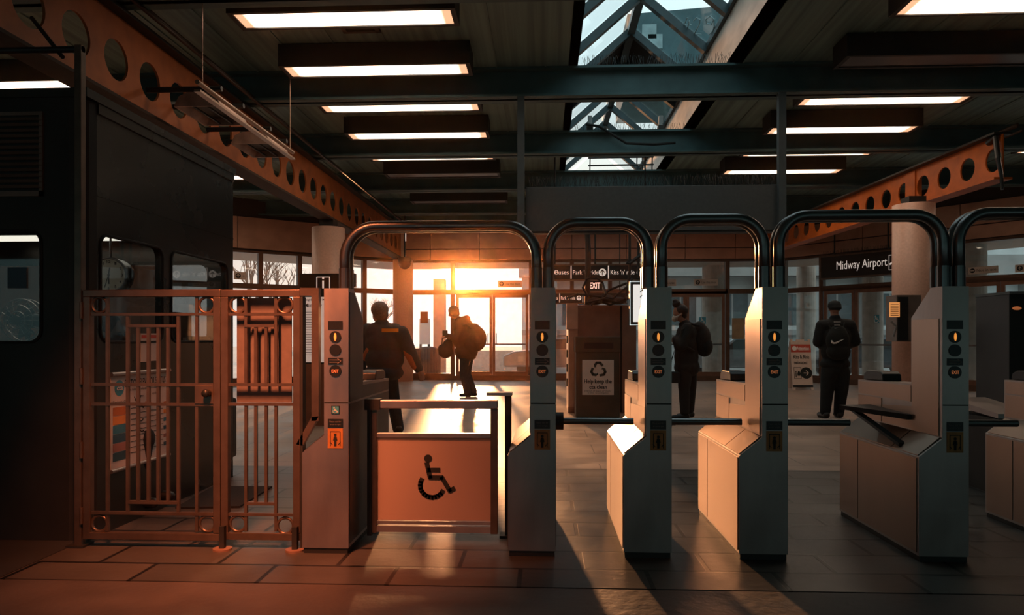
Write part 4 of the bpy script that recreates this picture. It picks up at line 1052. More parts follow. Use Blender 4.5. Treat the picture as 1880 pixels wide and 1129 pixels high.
for px in (1063, 1104):
    q, R = circ_arrow(px, 547, 4.3, YS2); dk.strokes([[(q.x, q.z - R * .7), (q.x, q.z + R * .6)], [(q.x - R * .55, q.z), (q.x, q.z + R * .65), (q.x + R * .55, q.z)]], R * .25, .002, -.003)
b.build('lettering', LIT, bd); dk.build('arrow_mark', SIGNB, bd)
t, bd = sign(1080, 1106, 516, 533, 14.75, 'small lit EXIT sign behind the tangle of cables', 'exit_sign', ztop=H + 3.09)
b = MB(); wr('EXIT', 1083, 1102, 518.5, 530, 14.75, .02); b.build('lettering', emit_mat('exit_glow', (1, .62, .50), 1.0), bd)
# information sign and map kiosk on the left
YI = 9.2
t = thing('map_kiosk', 'map kiosk with a lit neighbourhood map, left of the orange-lit cabinet', 'kiosk', (P(590, 600, YI).x, YI, 0))
a, c = P(549, 770, YI), P(650, 503, YI)
b = MB(); b.box(P(549, 1, YI).x, c.x, YI + .02, YI + .12, P(549, 527, YI).z, P(549, 502, YI).z); hd = b.build('header', SIGNB, t)
b = MB(); b.M = Matrix.Translation((0, YI + .02, 0)); q = P(592.5, 519, YI); text_into(b, 'i', .028, .145, q.x, q.z, bold=.0, t=.004)
w_ = .085; b.strokes([[(q.x - w_, q.z - .09), (q.x - w_, q.z + .075), (q.x + w_, q.z + .075), (q.x + w_, q.z - .09)]], .010, .004); b.build('information_symbol', LIT, hd)
b = MB(); b.box(P(552, 1, YI).x, P(640, 1, YI).x, YI + .03, YI + .10, P(552, 668, YI).z, P(552, 527, YI).z); mp_ = b.build('map_case', DARK, t)
b = MB(); b.box(P(554, 1, YI).x, P(636, 1, YI).x, YI + .022, YI + .03, P(552, 665, YI).z, P(552, 545, YI).z); sheet = b.build('map_sheet', mat('map_paper', (.74, .60, .52), .5, 0, .15, 9, emis=(.80, .58, .48), estr=.42), mp_)
b = MB(); b.M = Matrix.Translation((0, YI + .022, 0)); wr_ = lambda s_, x0, x1, y0, y1: (lambda A, C: text_into(b, s_, C.x - A.x, C.z - A.z, (A.x + C.x) / 2, (A.z + C.z) / 2, bold=.015))(P(x0, y1, YI), P(x1, y0, YI))
wr_('Midway', 557, 590, 557, 566); wr_('Neighborhood Map', 557, 600, 548, 553)
for k in range(18):
    y = 573 + k * 4.6; A = P(557, y, YI); C = P(557 + 14 + (k * 7) % 19, y, YI); b.strokes([[(A.x, A.z), (C.x, A.z)]], .006)
b.build('lettering', mat('map_print', (.10, .07, .06), .6), sheet)
b = MB(); b.box(P(552, 1, YI).x, P(640, 1, YI).x, YI + .03, YI + .12, 0, P(552, 668, YI).z); b.build('base_panel', mat('kiosk_brown', (.30, .12, .07), .45, .2), t)
# Airport sign fixed on the angled wall
def wallbox(sg, s0, s1, z0, z1, d0, d1): 
    b = MB(sg['M']); b.box(s0, s1, d0, d1, z0, z1); return b
SRM = dict(SR); off = .6
A_ = SR['A'] - SR['n'] * off; SRs = dict(A=A_, M=SR['M'].copy(), n=SR['n'], x=SR['x']); SRs['M'].translation = A_
def ZR(sgx, px, py): return PL(px, py, sgx['A'], sgx['n']).z
s0, s1 = S(SRs, 1508), S(SRs, 1652); z1 = ZR(SRs, 1508, 473); z0 = ZR(SRs, 1508, 511)
t = thing('airport_sign', 'black sign reading Midway Airport above the right doors', 'sign', tuple(SRs['M'] @ Vector(((s0 + s1) / 2, 0, z0))))
b = MB(SRs['M']); b.box(s0, s1, 0, .16, z0, z1); bd = b.build('sign_box', SIGNB, t)
b = MB(SRs['M']); b.box(s0 - .03, s1 + .03, -.015, .17, z1, z1 + .035); b.box(s0 - .03, s1 + .03, -.015, .17, z0 - .035, z0); b.box(s0 - .03, s0, -.015, .17, z0, z1); b.box(s1, s1 + .03, -.015, .17, z0, z1); b.build('edge_rail', GATE_M, t)
b = MB(SRs['M']); ta, tb = S(SRs, 1536), S(SRs, 1629); zc = ZR(SRs, 1580, 486.5); text_into(b, 'Midway Airport', tb - ta, .27, (ta + tb) / 2, zc, bold=.0, t=.004)
pa = S(SRs, 1638); b.strokes([[(pa - .07, zc - .17), (pa - .07, zc + .17), (pa + .22, zc + .17), (pa + .22, zc - .17), (pa - .07, zc - .17)]], .012, .004)
b.strokes([[(pa + .06, zc - .13), (pa + .06, zc + .14)], [(pa - .05, zc - .04), (pa + .06, zc + .04), (pa + .17, zc - .04)], [(pa + .01, zc - .12), (pa + .06, zc - .08), (pa + .11, zc - .12)]], .035, .004); b.build('lettering', LIT, bd)
for s in (s0 + .3, s1 - .3): b = MB(SRs['M']); b.tube([(s, .08, z1), (s, .08, DZ)], .018); b.build('hanging_rod', DARK, t)
t['_k'] = 0
spk = thing('bird_spikes', 'bird spikes standing on top of the airport sign', 'bird spikes', tuple(SRs['M'] @ Vector(((s0 + s1) / 2, 0, z1 + .04))), 'bird spikes along ledges')
b = MB(SRs['M'])
for i in range(60): 
    s = s0 + (s1 - s0) * (i + .5) / 60; b.tube([(s, .08, z1 + .036), (s + random.uniform(-.04, .04), .08 + random.uniform(-.05, .05), z1 + .16)], .003, 4)
b.build('spike_wires', SPK, spk)['kind'] = 'stuff'
# small paper notices on transoms
def notice(sg, px0, px1, py0, py1, body, label, m=CREAM, sym='up', Mz=None):
    s0, s1 = S(sg, px0), S(sg, px1); xm = (px0 + px1) / 2; z1, z0 = ZR(sg, xm, py0), ZR(sg, xm, py1)
    t = thing('door_notice', label, 'notice', tuple(sg['M'] @ Vector(((s0 + s1) / 2, 0, z0))), 'notices over the doors')
    b = MB(sg['M']); b.box(s0, s1, .045, .064, z0, z1); sh = b.build('board', m, t)
    b = MB(sg['M']); h = z1 - z0; r = h * .34; cxs = s0 + h * .55; zc = (z0 + z1) / 2
    text_into(b, body, (s1 - s0) - h * 1.35, h * .36, s0 + h * 1.1 + ((s1 - s0) - h * 1.35) / 2, zc, y=.045, t=.003)
    b.disc(cxs, zc, r, .003, .045); b.build('lettering', BLACKM, sh)
    b = MB(sg['M'])
    if sym == 'up': b.strokes([[(cxs, zc - r * .7), (cxs, zc + r * .6)], [(cxs - r * .5, zc), (cxs, zc + r * .6), (cxs + r * .5, zc)]], r * .2, .002, .042)
    else: b.strokes([[(cxs - r * .7, zc), (cxs + r * .7, zc)]], r * .4, .002, .042)
    b.build('arrow_mark', m, sh)
def fsg(sg, off):
    A2 = sg['A'] - sg['n'] * off; r = dict(sg); r['A'] = A2; r['M'] = sg['M'].copy(); r['M'].translation = A2; return r
FC, FR, FLs = fsg(SC_, .03), fsg(SR, .03), fsg(SL, .03)
notice(FC, 914, 958, 515, 527, 'Use this door', 'cream use-this-door notice over the sunlit double doors')
notice(FC, 1275, 1319, 512, 524, 'Use this door', 'cream use-this-door notice above the woman in black')
notice(FC, 1196, 1242, 513, 525, 'Not in use', 'cream not-in-use notice partly hidden by the third turnstile', sym='bar')
notice(FR, 1776, 1831, 489, 502, 'Not in use', 'cream not-in-use notice over the dark doors at far right', sym='bar')
notice(FR, 1862, 1920, 484, 498, 'Use this door', 'cream notice cut off by the right edge of the picture')
notice(FLs, 430, 453, 499, 513, 'Use this door', 'small notice in the leftmost upper window')
# stickers on the glass
def sticker(sg, px0, px1, py0, py1, m, label, sym=False):
    s0, s1 = S(sg, px0), S(sg, px1); xm = (px0 + px1) / 2; z1, z0 = ZR(sg, xm, py0), ZR(sg, xm, py1)
    b = MB(sg['M']); b.box(s0, s1, .055, .060, z0, z1); o = tag(b.build('door_sticker', m), label, 'sticker')
    if sym: b = MB(sg['M']); wheelchair(b, (z1 - z0) * .8, (s0 + s1) / 2, (z0 + z1) / 2, .014, .003, .055); b.build('symbol', WHITE, o)
sticker(FC, 1284, 1297, 582, 594, BLUE, 'dark wheelchair sticker on the glass door behind the woman', True)
sticker(FR, 1603, 1612, 578, 593, BLUE, 'dark wheelchair sticker on the right door by the backpack man', True)
sticker(FC, 771, 785, 572, 593, mat('rust_notice', (.30, .10, .05)), 'rust coloured notice on the window between the two men')
sticker(FC, 1345, 1368, 584, 622, mat('tan_notice', (.42, .28, .16)), 'tan paper notice on the window left of the fourth turnstile')
sticker(FR, 1829, 1843, 570, 588, mat('orange_notice', (.45, .14, .06)), 'orange notice pasted on the far right door frame')
sticker(FR, 1829, 1843, 590, 602, mat('orange_notice', (.45, .14, .06)), 'small orange notice below the other on the far right door frame')

# ------------------------------------------------------------------ fare machine cabinet, bin, advert screen, cables
YM = 11.0
def mx(px, Y=YM): return P(px, 700, Y).x
def mz(px, py, Y=YM): return P(px, py, Y).z
t = thing('fare_cabinet', 'tall brown equipment cabinet standing behind the green bin', 'cabinet', (mx(1105), YM, 0))
zt = mz(1100, 560); xl, xm_, xr = mx(1043), mx(1142), mx(1168)
b = MB(); b.box(xl, xr, YM, YM + .9, 0, zt); cb = b.build('body', BROWNBOX, t, bevel=.006)
b = MB(); b.box(mx(1060), mx(1136), YM - .012, YM, .05, zt - .04); b.build('door', BROWNBOX, t, bevel=.003)
b = MB(); b.box(mx(1138), mx(1142), YM - .006, YM, .02, zt - .02); b.build('dark_gap', BLACKM, t)
b = MB(); b.box(mx(1142), mx(1168), YM - .012, YM, .05, zt - .02); b.build('side_door', BROWNBOX, t)
b = MB(); b.box(xl - .03, mx(1060), YM - .14, YM - .0, mz(1050, 605), zt + .02); b.build('coin_head', mat('tan_panel', (.42, .28, .22), .4, .4), t)
b = MB(); b.box(xl, mx(1060), YM - .10, YM, .1, mz(1050, 606)); b.build('front_column', mat('tan_panel', (.42, .28, .22)), t)
b = MB(); [b.box(xl - .03, xl - .01, YM - .14, YM - .02, mz(1050, 630 + 26 * k), mz(1050, 616 + 26 * k)) for k in range(4)]; b.build('button_row', DARK, t)
YN = 10.35
xa, xb = P(1056, 700, YN).x, P(1139, 700, YN).x
t = thing('recycling_bin', 'dark green recycling bin with a white sign reading Help keep the cta clean', 'recycling bin', ((xa + xb) / 2, YN, 0))
zt = P(1100, 618, YN).z
b = MB(); b.box(xa + .01, xb - .01, YN + .01, YN + .5, 0, zt - .16); body = b.build('body', GREEN, t, bevel=.008)
b = MB(); b.box(xa, xb, YN, YN + .52, zt - .23, zt); lid = b.build('lid', GREEN, t, bevel=.01)
b = MB(); q0, q1 = P(1073, 640, YN), P(1126, 629, YN); b.box(q0.x, q1.x, YN - .004, YN, q0.z, q1.z); b.build('slot', BLACKM, lid)
q0, q1 = P(1069, 725, YN), P(1127, 661, YN)
b = MB(); b.box(q0.x, q1.x, YN - .004, YN + .009, q0.z, q1.z); pl = b.build('sign_plate', mat('sign_plate', (.72, .60, .54), .5, 0, .05), t, bevel=.002)
b = MB(Matrix.Translation((0, YN - .004, 0)))
def wr2(body, x0, x1, y0, y1, bold=.02):
    A, C = P(x0, y1, YN), P(x1, y0, YN); text_into(b, body, C.x - A.x, C.z - A.z, (A.x + C.x) / 2, (A.z + C.z) / 2, bold=bold)
wr2('Help keep the', 1072.5, 1123, 696, 706); wr2('cta clean', 1082, 1114, 706.5, 714); wr2('Deposit all paper products', 1073, 1122, 716.3, 719.3, .0); wr2('in this recycling bin', 1079, 1117, 720, 723, .0)
b.build('lettering', BLACKM, pl)
b = MB(Matrix.Translation((0, YN - .004, 0)))
qc = P(1098.5, 678, YN); R = 13.5 / FOC * YN
for k in range(3):      # three chasing arrows
    a0 = PI / 2 + 2 * PI * k / 3
    def pt(a, r): return (qc.x + r * R * math.cos(a), qc.z + r * R * math.sin(a) - R * .05)
    ring_pts = [pt(a0 - .75, .80), pt(a0 - .22, .98), pt(a0 + .22, .98), pt(a0 + .60, .78)]
    b.strokes([ring_pts], R * .34, .003)
    tip = pt(a0 + 1.05, .62); l1 = pt(a0 + .62, 1.08); l2 = pt(a0 + .66, .42); b.prism([tip, l1, l2], -.003, 0, 'y')
b.build('recycling_symbol', mat('recycle_grey', (.06, .06, .05), .6), pl)
# advert screen
t = thing('advert_screen', 'lit advert screen with a pale grey frame behind the third turnstile', 'screen', (P(1180, 550, 9.6).x, 9.6, 0))
a, c = P(1156, 597, 9.6), P(1210, 516, 9.6)
b = MB(); b.box(a.x, c.x, 9.6, 9.7, a.z, c.z); fr2 = b.build('case', DARK, t)
b = MB()
for (x0, x1, zz0, zz1) in ((a.x, c.x, c.z - .012, c.z), (a.x, c.x, a.z, a.z + .012), (a.x, a.x + .012, a.z, c.z), (c.x - .012, c.x, a.z, c.z)): b.box(x0, x1, 9.594, 9.6, zz0, zz1)
b.build('edge_light', emit_mat('edge_glow', (.55, .62, .62), .7), fr2)
b = MB(); b.box(a.x + .045, c.x - .045, 9.592, 9.6, a.z + .045, c.z - .045); sc2 = b.build('screen', emit_mat('screen_glow', (.85, .82, .78), .85), fr2)
b = MB(Matrix.Translation((0, 9.592, 0))); cx2, cz2 = a.x + .14, (a.z + c.z) / 2 + .1; b.strokes([[(cx2, cz2 + .05), (cx2 + .03, cz2 + .08), (cx2 + .05, cz2 + .03), (cx2, cz2 - .02)], [(cx2 + .06, cz2 + .02), (cx2 + .0, cz2 - .16)]], .012); b.build('drawing', mat('screen_ink', (.05, .12, .15)), sc2)
b = MB(); xmid = c.x - .1; b.box(xmid - .05, xmid + .05, 9.64, 9.72, 0, a.z); b.box(xmid - .3, xmid + .3, 9.5, 9.9, 0, .03); b.build('stand', DARK, t)
# cables and brackets hanging over the cabinet
t = thing('cable_tangle', 'dark vertical conduit pole with drooping cables above the brown cabinet', 'cables', (P(1080, 500, 10.9).x, 10.9, 0))
def tp(px, py, Y=10.9): return P(px, py, Y)
b = MB(); b.tube([tp(1076, 352), tp(1080, 470), tp(1078, 560)], .045, 10); b.build('conduit_pole', DARK, t)
b = MB(); b.tube([tp(1156, 352), tp(1156, 500), tp(1150, 545)], .02, 8); b.tube([tp(1172, 440), tp(1172, 510)], .018, 8); b.tube([tp(1184, 462), tp(1156, 484), tp(1150, 482)], .028, 8); b.build('side_conduit', DARK, t)
b = MB()
for pts in ([(1080, 545), (1070, 528), (1078, 512), (1092, 508), (1106, 518), (1112, 540), (1100, 556)], [(1040, 548), (1060, 540), (1090, 543), (1125, 548), (1150, 528), (1160, 512)], [(1076, 556), (1110, 548), (1140, 556), (1165, 540)], [(1085, 560), (1120, 532), (1150, 520)], [(1100, 552), (1120, 560), (1150, 548)]):
    b.tube([tp(*p, 10.8 + random.uniform(-.2, .2)) for p in pts], .018, 8)
b.build('cable', BLACKM, t)
b = MB(); [b.ell(tp(x, y, 10.9), (.12, .1, .06)) for x, y in ((1115, 548), (1135, 552), (1092, 553))]; b.build('cable_bundle', BLACKM, t)
# cable looped over the second beam, brackets
b = MB(); Yb = 11.78
b.tube([P(*p, Yb) for p in ((1075, 228), (1100, 232), (1120, 244), (1150, 263), (1200, 265), (1240, 262))], .022, 8); tag(b.build('beam_cable', BLACKM), 'black cable sagging across the second skylight beam', 'cable')
for px, l in ((1083, 'left small floodlight standing on the second skylight beam'), (1213, 'right small floodlight standing on the second skylight beam')):
    a = P(px, 232, 11.9); t = thing('small_floodlight', l, 'light', tuple(a), 'small floodlights on the beam')
    b = MB(); b.box(a.x - .035, a.x + .035, 11.85, 11.95, a.z, a.z + .17); b.build('lamp_head', mat('grey_lamp', (.30, .33, .33), .5), t, bevel=.008)
    b = MB(); b.box(a.x - .05, a.x + .05, 11.83, 11.97, DZ + .0, a.z); b.build('base', DARK, t)
# ladder-like cable tray far in the skylight
t = thing('cable_tray', 'open cable tray hanging across the far end of the skylight', 'cable tray', (P(1150, 300, 14.75).x, 14.75, P(1150, 300, 14.75).z))
b = MB(); [b.tube([P(1080, y, 14.75), P(1200, y - 2, 14.75)], .018, 6) for y in (290, 304)]; b.build('tray_rail', DARK, t)
b = MB(); [b.tube([P(x, 262, 14.75), P(x - 1, 313.5, 14.75)], .014, 6) for x in (1084, 1170, 1180, 1198)]; b.build('tray_hanger', DARK, t)

# ------------------------------------------------------------------ right side: wall phone, sandwich board
q = Vector((RC.x, RC.y, 0)); xl, xr = P(1630, 600, 11.05).x, P(1674, 600, 11.05).x
t = thing('help_phone', 'boxy help phone with an orange notice mounted on the right column', 'help phone', ((xl + xr) / 2, 11.0, P(1650, 627, 11).z))
z0, z1 = P(1650, 627, 11.0).z, P(1650, 543, 11.0).z; xm2 = P(1653, 600, 11.0).x
b = MB(); b.box(xl, xr, 10.78, 11.12, z0, z1); hb = b.build('case', mat('phone_case', (.20, .15, .125), .45, .4), t, bevel=.006)
b = MB(); b.box(xl + .01, xm2, 10.765, 10.78, z0 + .02, z1 - .03); b.build('glass_front', BLACK, t)
b = MB(); q0, q1 = P(1632.5, 582, 10.77), P(1651, 555, 10.77); b.box(q0.x, q1.x, 10.755, 10.765, q0.z, q1.z); nb = b.build('orange_notice', emit_mat('orange_glow', (1, .40, .12), .55), t)
b = MB(Matrix.Translation((0, 10.755, 0))); [b.strokes([[(q0.x + .015, q1.z - .03 - k * .028), (q1.x - .02, q1.z - .03 - k * .028)]], .008, .002) for k in range(7)]; b.build('lettering', BLACKM, nb)
b = MB(); b.tube([P(1636, 590, 10.75), P(1645, 600, 10.74), P(1640, 618, 10.75)], .018, 8); b.build('handset', mat('handset_grey', (.3, .3, .3), .3, .5), t)
YW = 16.2
t = thing('sandwich_board', 'white sandwich board reading Attention Kiss & Ride relocated', 'sandwich board', (P(1478, 703, YW).x, YW, 0))
def tl(x, y, d): p = P(x, y, YW); return Vector((p.x, YW + d, p.z))
a0, a1, a2, a3 = tl(1456, 700, 0), tl(1493, 703, 0), tl(1498, 627, .18), tl(1463, 625, .18)
xd = (a1 - a0).normalized(); up = (a3 - a0).normalized()
a0.z = a1.z = .06; hgt = a3.z - .06; wd = (a1 - a0).length
Mb = Matrix(((1, 0, 0, a0.x), (0, .97, .17, YW), (.0, -.17, .98, .06), (0, 0, 0, 1)))
b = MB(Mb); b.box(0, wd, 0, .03, 0, hgt); bd = b.build('front_board', mat('board_cream', (.66, .50, .42), .5, 0, .05), t, bevel=.004)
b = MB(Mb); b.box(0, wd, -.004, 0, hgt * .76, hgt * .93); hdr = b.build('red_band', REDM, bd)
b = MB(Mb); text_into(b, 'Attention', wd * .62, hgt * .085, wd * .60, hgt * .845, bold=.02, y=-.004); b.disc(wd * .18, hgt * .845, hgt * .05, .003, -.004); b.build('lettering', WHITE, hdr)
b = MB(Mb); text_into(b, 'Kiss & Ride', wd * .78, hgt * .085, wd * .5, hgt * .66, bold=.02); text_into(b, 'relocated', wd * .66, hgt * .08, wd * .45, hgt * .54, bold=.02)
b.disc(wd * .70, hgt * .31, hgt * .125, .003); b.strokes([[(wd * .10, hgt * .19), (wd * .44, hgt * .19), (wd * .44, hgt * .43), (wd * .10, hgt * .43), (wd * .10, hgt * .19)]], .008); b.box(0, wd, -.003, 0, 0, hgt * .05)
b.prism([(wd * .26, hgt * .25), (wd * .41, hgt * .25), (wd * .41, hgt * .30), (wd * .37, hgt * .35), (wd * .30, hgt * .35), (wd * .26, hgt * .30)], -.003, 0, 'y'); b.disc(wd * .19, hgt * .34, .014); b.strokes([[(wd * .19, hgt * .32), (wd * .19, hgt * .22)]], .02)
b.build('lettering', BLACKM, bd)
b = MB(Mb); z = hgt * .31; b.strokes([[(wd * .58, z), (wd * .80, z)], [(wd * .70, z + .055), (wd * .81, z), (wd * .70, z - .055)]], .018, .002, -.003); b.build('arrow_mark', mat('board_cream', (.66, .5, .42)), bd)
for x0_, x1_, z0_, z1_, nm_ in ((0, .05, hgt, hgt + .05, 'hinge_tab'), (wd - .05, wd, hgt, hgt + .05, 'hinge_tab'), (wd * .3, wd * .7, hgt, hgt + .04, 'carry_grip'), (-.01, .05, -.06, 0, 'board_foot'), (wd - .05, wd + .01, -.06, 0, 'board_foot')): b = MB(Mb); b.box(x0_, x1_, -.01 if z0_ < 0 else 0, .04, z0_, z1_); b.build(nm_, mat('board_cream', (.66, .5, .42)), t)
Mb2 = Matrix(((1, 0, 0, a0.x), (0, .97, -.17, YW + .42), (0, .17, .98, .06), (0, 0, 0, 1)))
b = MB(Mb2); b.box(0, wd, 0, .03, -.05, hgt); b.build('rear_board', mat('board_cream', (.66, .5, .42)), t)

# second row machines at the far right
t = thing('low_machine', 'low dark machine with a sloped pale top behind the rightmost turnstile', 'fare machine', (P(1810, 900, 5.4).x, 5.4, 0))
p0, p1, p2, p3 = PZ(1781, 750, .60), PZ(1829, 757, .60), PZ(1831, 733, .62), PZ(1803, 728, .62)
xa, xb = 3.32, 3.62
b = MB(); b.box(xa, xb, 5.35, 6.0, 0, .56); b.build('body', DARK, t)
b = MB(); b.hexa([(xa, 5.35, .565), (xb, 5.35, .565), (xb, 6.0, .62), (xa, 6.0, .62)], [(xa, 5.35, .60), (xb, 5.35, .60), (xb, 6.0, .67), (xa, 6.0, .67)]); b.build('sloped_top', STEEL, t)
t = thing('dark_locker', 'tall dark cabinet with a pale top edge at the right picture edge', 'cabinet', (P(1880, 700, 8).x, 8.0, 0))
xa = P(1853, 600, 8).x; zt = P(1860, 540, 8).z
b = MB(); b.box(xa, xa + .9, 8.0, 8.6, 0, zt); b.build('body', BLACK, t, bevel=.004)
b = MB(); b.box(xa - .01, xa + .91, 7.98, 8.6, zt, zt + .03); b.build('top_edge', mat('post_paint', (.1, .12, .125)), t)
b = MB(); q = P(1866, 566, 8); b.ell((q.x, 7.99, q.z), (.05, .012, .02)); b.build('indicator_lamp', AMBER_D, t)
t = thing('steel_barrier', 'low dark barrier with two bright rails by the far right doors', 'barrier', (P(1815, 700, 9).x, 9.0, 0))
for i, (py, py2) in enumerate(((674, 671), (688, 686))):
    b = MB(); b.tube([P(1806, py, 9.2), P(1835, py2, 9.2), P(1862, py + .5, 9.2)], .014); b.build('rail', STEEL, t)
b = MB(); a = P(1806, 700, 9.2); c = P(1862, 700, 9.2); b.box(a.x, c.x, 9.22, 9.3, 0, P(1830, 690, 9.2).z); b.build('panel', DARK, t)
# camera dome by the bend of the wall
q = P(743, 484, 18.4); t = thing('dome_camera', 'brown dome camera hanging on a rod by the bright window column', 'camera', tuple(q))
b = MB(); b.ell(q, (.16, .16, .15)); b.build('dome', mat('dome_brown', (.2, .12, .09), .2), t, smooth=True)
b = MB(); b.cyl((q.x, q.y, q.z + .05), (q.x, q.y, q.z + .16), .17); b.build('mount', GATE_M, t)
b = MB(); b.cyl((q.x, q.y, q.z + .16), (q.x, q.y, DZ), .018, seg=10); b.build('rod', DARK, t)
# black hose hanging from the end of the right girder
q = P(1838, 340, 7.6); b = MB(); YH = RBm.y + .25; b.tube([P(1815, 262, YH), P(1828, 252, YH - .2), P(1832, 290, YH - .25), P(1838, 320, YH - .25), P(1840, 348, YH - .25)], .045, 10, True, .02); tag(b.build('hanging_hose', mat('hose_black', (.02, .025, .025), .3)), 'black wrapped hose dangling at the end of the right girder', 'hose')
# ------------------------------------------------------------------ outside the glass
SOFF = mat('soffit_paint', (.40, .27, .20), .6, 0, .1)
GLOBE = emit_mat('globe_glow', (1, .86, .72), 1.6)
t = thing('entrance_canopy', 'tan canopy running along outside the glass walls', 'canopy', (0, 21, 3.5))
zc = H + 2.38
def off(sg, d): return sg['A'] + sg['n'] * d
def band(P0, P1, n0, n1, d0, d1, z0, z1, name='canopy_slab', m=SOFF):
    b = MB(); q = [P0 + n0 * d0, P1 + n1 * d0, P1 + n1 * d1, P0 + n0 * d1]
    b.hexa([(v.x, v.y, z0) for v in q], [(v.x, v.y, z1) for v in q]); return b.build(name, m, t)
nL, nC, nR = SL['n'], SC_['n'], SR['n']; mLC = (nL + nC).normalized() * 1.1; mCR = (nC + nR).normalized() * 1.1
band(LA, C1, nL, mLC, .34, 4.2, zc, zc + .4); band(C1, C2, mLC, mCR, .34, 4.2, zc, zc + .4); band(C2, RB, mCR, nR, .34, 4.2, zc, zc + .4)
k = 0; ORD = 'first second third fourth fifth sixth seventh'.split()
for sg, ss in ((SL, [3.2, 4.6, 6.2, 7.6, 9.2]), (SC_, [1.0, 2.6, 4.4, 6.2, 7.7, 8.4, 9.6]), (SR, [1.2, 3.0, 5.0])):
    for s in ss:
        p = sg['M'] @ Vector((s, 1.1, zc)); k += 1
        side_ = 'angled left windows' if sg is SL else ('straight glass wall' if sg is SC_ else 'angled right windows')
        g = thing('globe_lamp', '%s half-round lamp from the left under the canopy outside the %s' % (ORD[ss.index(s)], side_), 'lamp', tuple(p), 'half-round lamps under the canopy')
        b = MB(); b.cyl((p.x, p.y, zc - .02), (p.x, p.y, zc), .19); b.build('rim', GATE_M, g)
        b = MB(); b.ell((p.x, p.y, zc - .02), (.17, .17, .10)); b.build('globe', GLOBE, g, smooth=True)
# overpass and columns to the right outside
CONC = mat('concrete', (.34, .34, .33), .85, 0, .12, 1.5)
t = thing('bus_terminal', 'pale grey concrete bus terminal across the road behind the right windows', 'building', (14, 28, -.2))
PALE = mat('pale_concrete', (.60, .64, .64), .85, 0, .10, 1.2)
b = MB(); b.box(-.9, 30, 28, 36, -.2, 5.1); b.build('wall', PALE, t)
b = MB(); b.box(-1.0, 30.2, 27.3, 28, 3.55, 4.3); b.build('fascia_band', CONC, t)
b = MB(); b.box(-.9, 30, 27.8, 28, 1.3, 1.5); b.build('ledge', CONC, t)
for k in range(15):
    x = .3 + k * 2.0
    b = MB(); b.box(x - .18, x + .18, 27.5, 28, -.2, 3.55); b.build('pier', CONC, t)
    b = MB(); b.box(x + .4, x + 1.6, 27.96, 28, 1.7, 2.9); w = b.build('window', mat('terminal_window', (.10, .13, .14), .2), t)
    b = MB(); b.box(x + .97, x + 1.03, 27.94, 27.97, 1.7, 2.9); b.build('glazing_bar', CONC, w)
for i, (px, Y, r, l) in enumerate([(1311, 23.5, .38, 'fat concrete canopy column outside behind the woman'), (1480, 24, .30, 'pale column outside behind the sandwich board'), (1602, 21, .28, 'thin pale column outside the right doors'), (1787, 18.5, .30, 'pale round column outside the far right doors')]):
    q = P(px, 650, Y); b = MB(); b.cyl((q.x, q.y, -.2), (q.x, q.y, zc + (0 if Y < 22 else .0)), r); tag(b.build('outside_column', mat('tan_concrete', (.40, .34, .29), .8), smooth=False), l, 'column', 'columns outside the glass')
# buildings on the horizon
def bld(px0, px1, py, Y, m, l, winrows=2, d=8):
    a, c = P(px0, py, Y), P(px1, py, Y)
    t = thing('low_building', l, 'building', ((a.x + c.x) / 2, Y, -.2)); b = MB(); b.box(a.x, c.x, Y, Y + d, -.2, a.z); w = b.build('wall', m, t)
    for r_ in range(winrows):
        z = a.z * (.35 + .3 * r_)
        n_ = max(2, int((c.x - a.x) / 2.5))
        for k in range(n_):
            x = a.x + (c.x - a.x) * (k + .5) / n_; b = MB(); b.box(x - .6, x + .6, Y - .03, Y, z, z + 1.1); b.build('window', DARK, t)
    b = MB(); b.box(a.x - .2, c.x + .2, Y - .2, Y + d, a.z, a.z + .3); b.build('roof_edge', m, t)
bld(560, 700, 612, 80, mat('brick_wall', (.34, .20, .14), .8), 'low brick building far beyond the left windows', 1)
# elevated footbridge over the skylight
t = thing('footbridge', 'dark blue-grey elevated bridge seen through the skylight', 'bridge', (6, 16.8, H + 5.8))
b = MB(); x0 = P(1152, 100, 16).x
zz = lambda py: H + (622 - py) / FOC * 16
b.prism([(x0, zz(165)), (x0 + 9, zz(165)), (x0 + 9, zz(-20)), (x0, zz(30))], 16, 18.6, 'y'); b.build('side_wall', mat('bridge_paint', (.055, .12, .14), .6, 0, .25, 2), t)
for i in range(2): b = MB(); q = P(1192 + 11 * i, 58 + 18 * i, 15.98); b.box(q.x - .16, q.x + .16, 15.97, 16, q.z - .16, q.z + .16); b.build('bridge_window', mat('pale_window', (.30, .42, .45), .4), t)
# cars
def car(px, py, Y, m, label, L=4.3, flip=1, group='parked cars outside'):
    q = P(px, py, Y); x, z = q.x, -.2
    t = thing('parked_car', label, 'car', (x, Y, z), group)
    b = MB(); b.prism([(x - L / 2, z + .35), (x - L / 2, z + .75), (x - L * .42, z + .9), (x - L * .26, z + .97), (x - L * .14, z + 1.38), (x + L * .20, z + 1.42), (x + L * .34, z + 1.0), (x + L * .47, z + .92), (x + L / 2, z + .7), (x + L / 2, z + .35)], Y - .85, Y + .85, 'y'); b.build('body', m, t, bevel=.08)
    b = MB(); b.prism([(x - L * .22, z + .98), (x - L * .125, z + 1.32), (x + L * .19, z + 1.35), (x + L * .30, z + 1.0)], Y - .87, Y + .87, 'y'); b.build('window_band', BLACK, t)
    for dx in (-L * .31, L * .31):
        for dy in (-.8, .68): b = MB(); b.cyl((x + dx, Y + dy, z + .33), (x + dx, Y + dy + .14, z + .33), .33); b.build('wheel', BLACKM, t)
CARG = mat('car_silver', (.30, .33, .35), .3, .5)
car(1368, 655, 25.5, CARG, 'silver car parked outside behind the window left of the fourth turnstile')
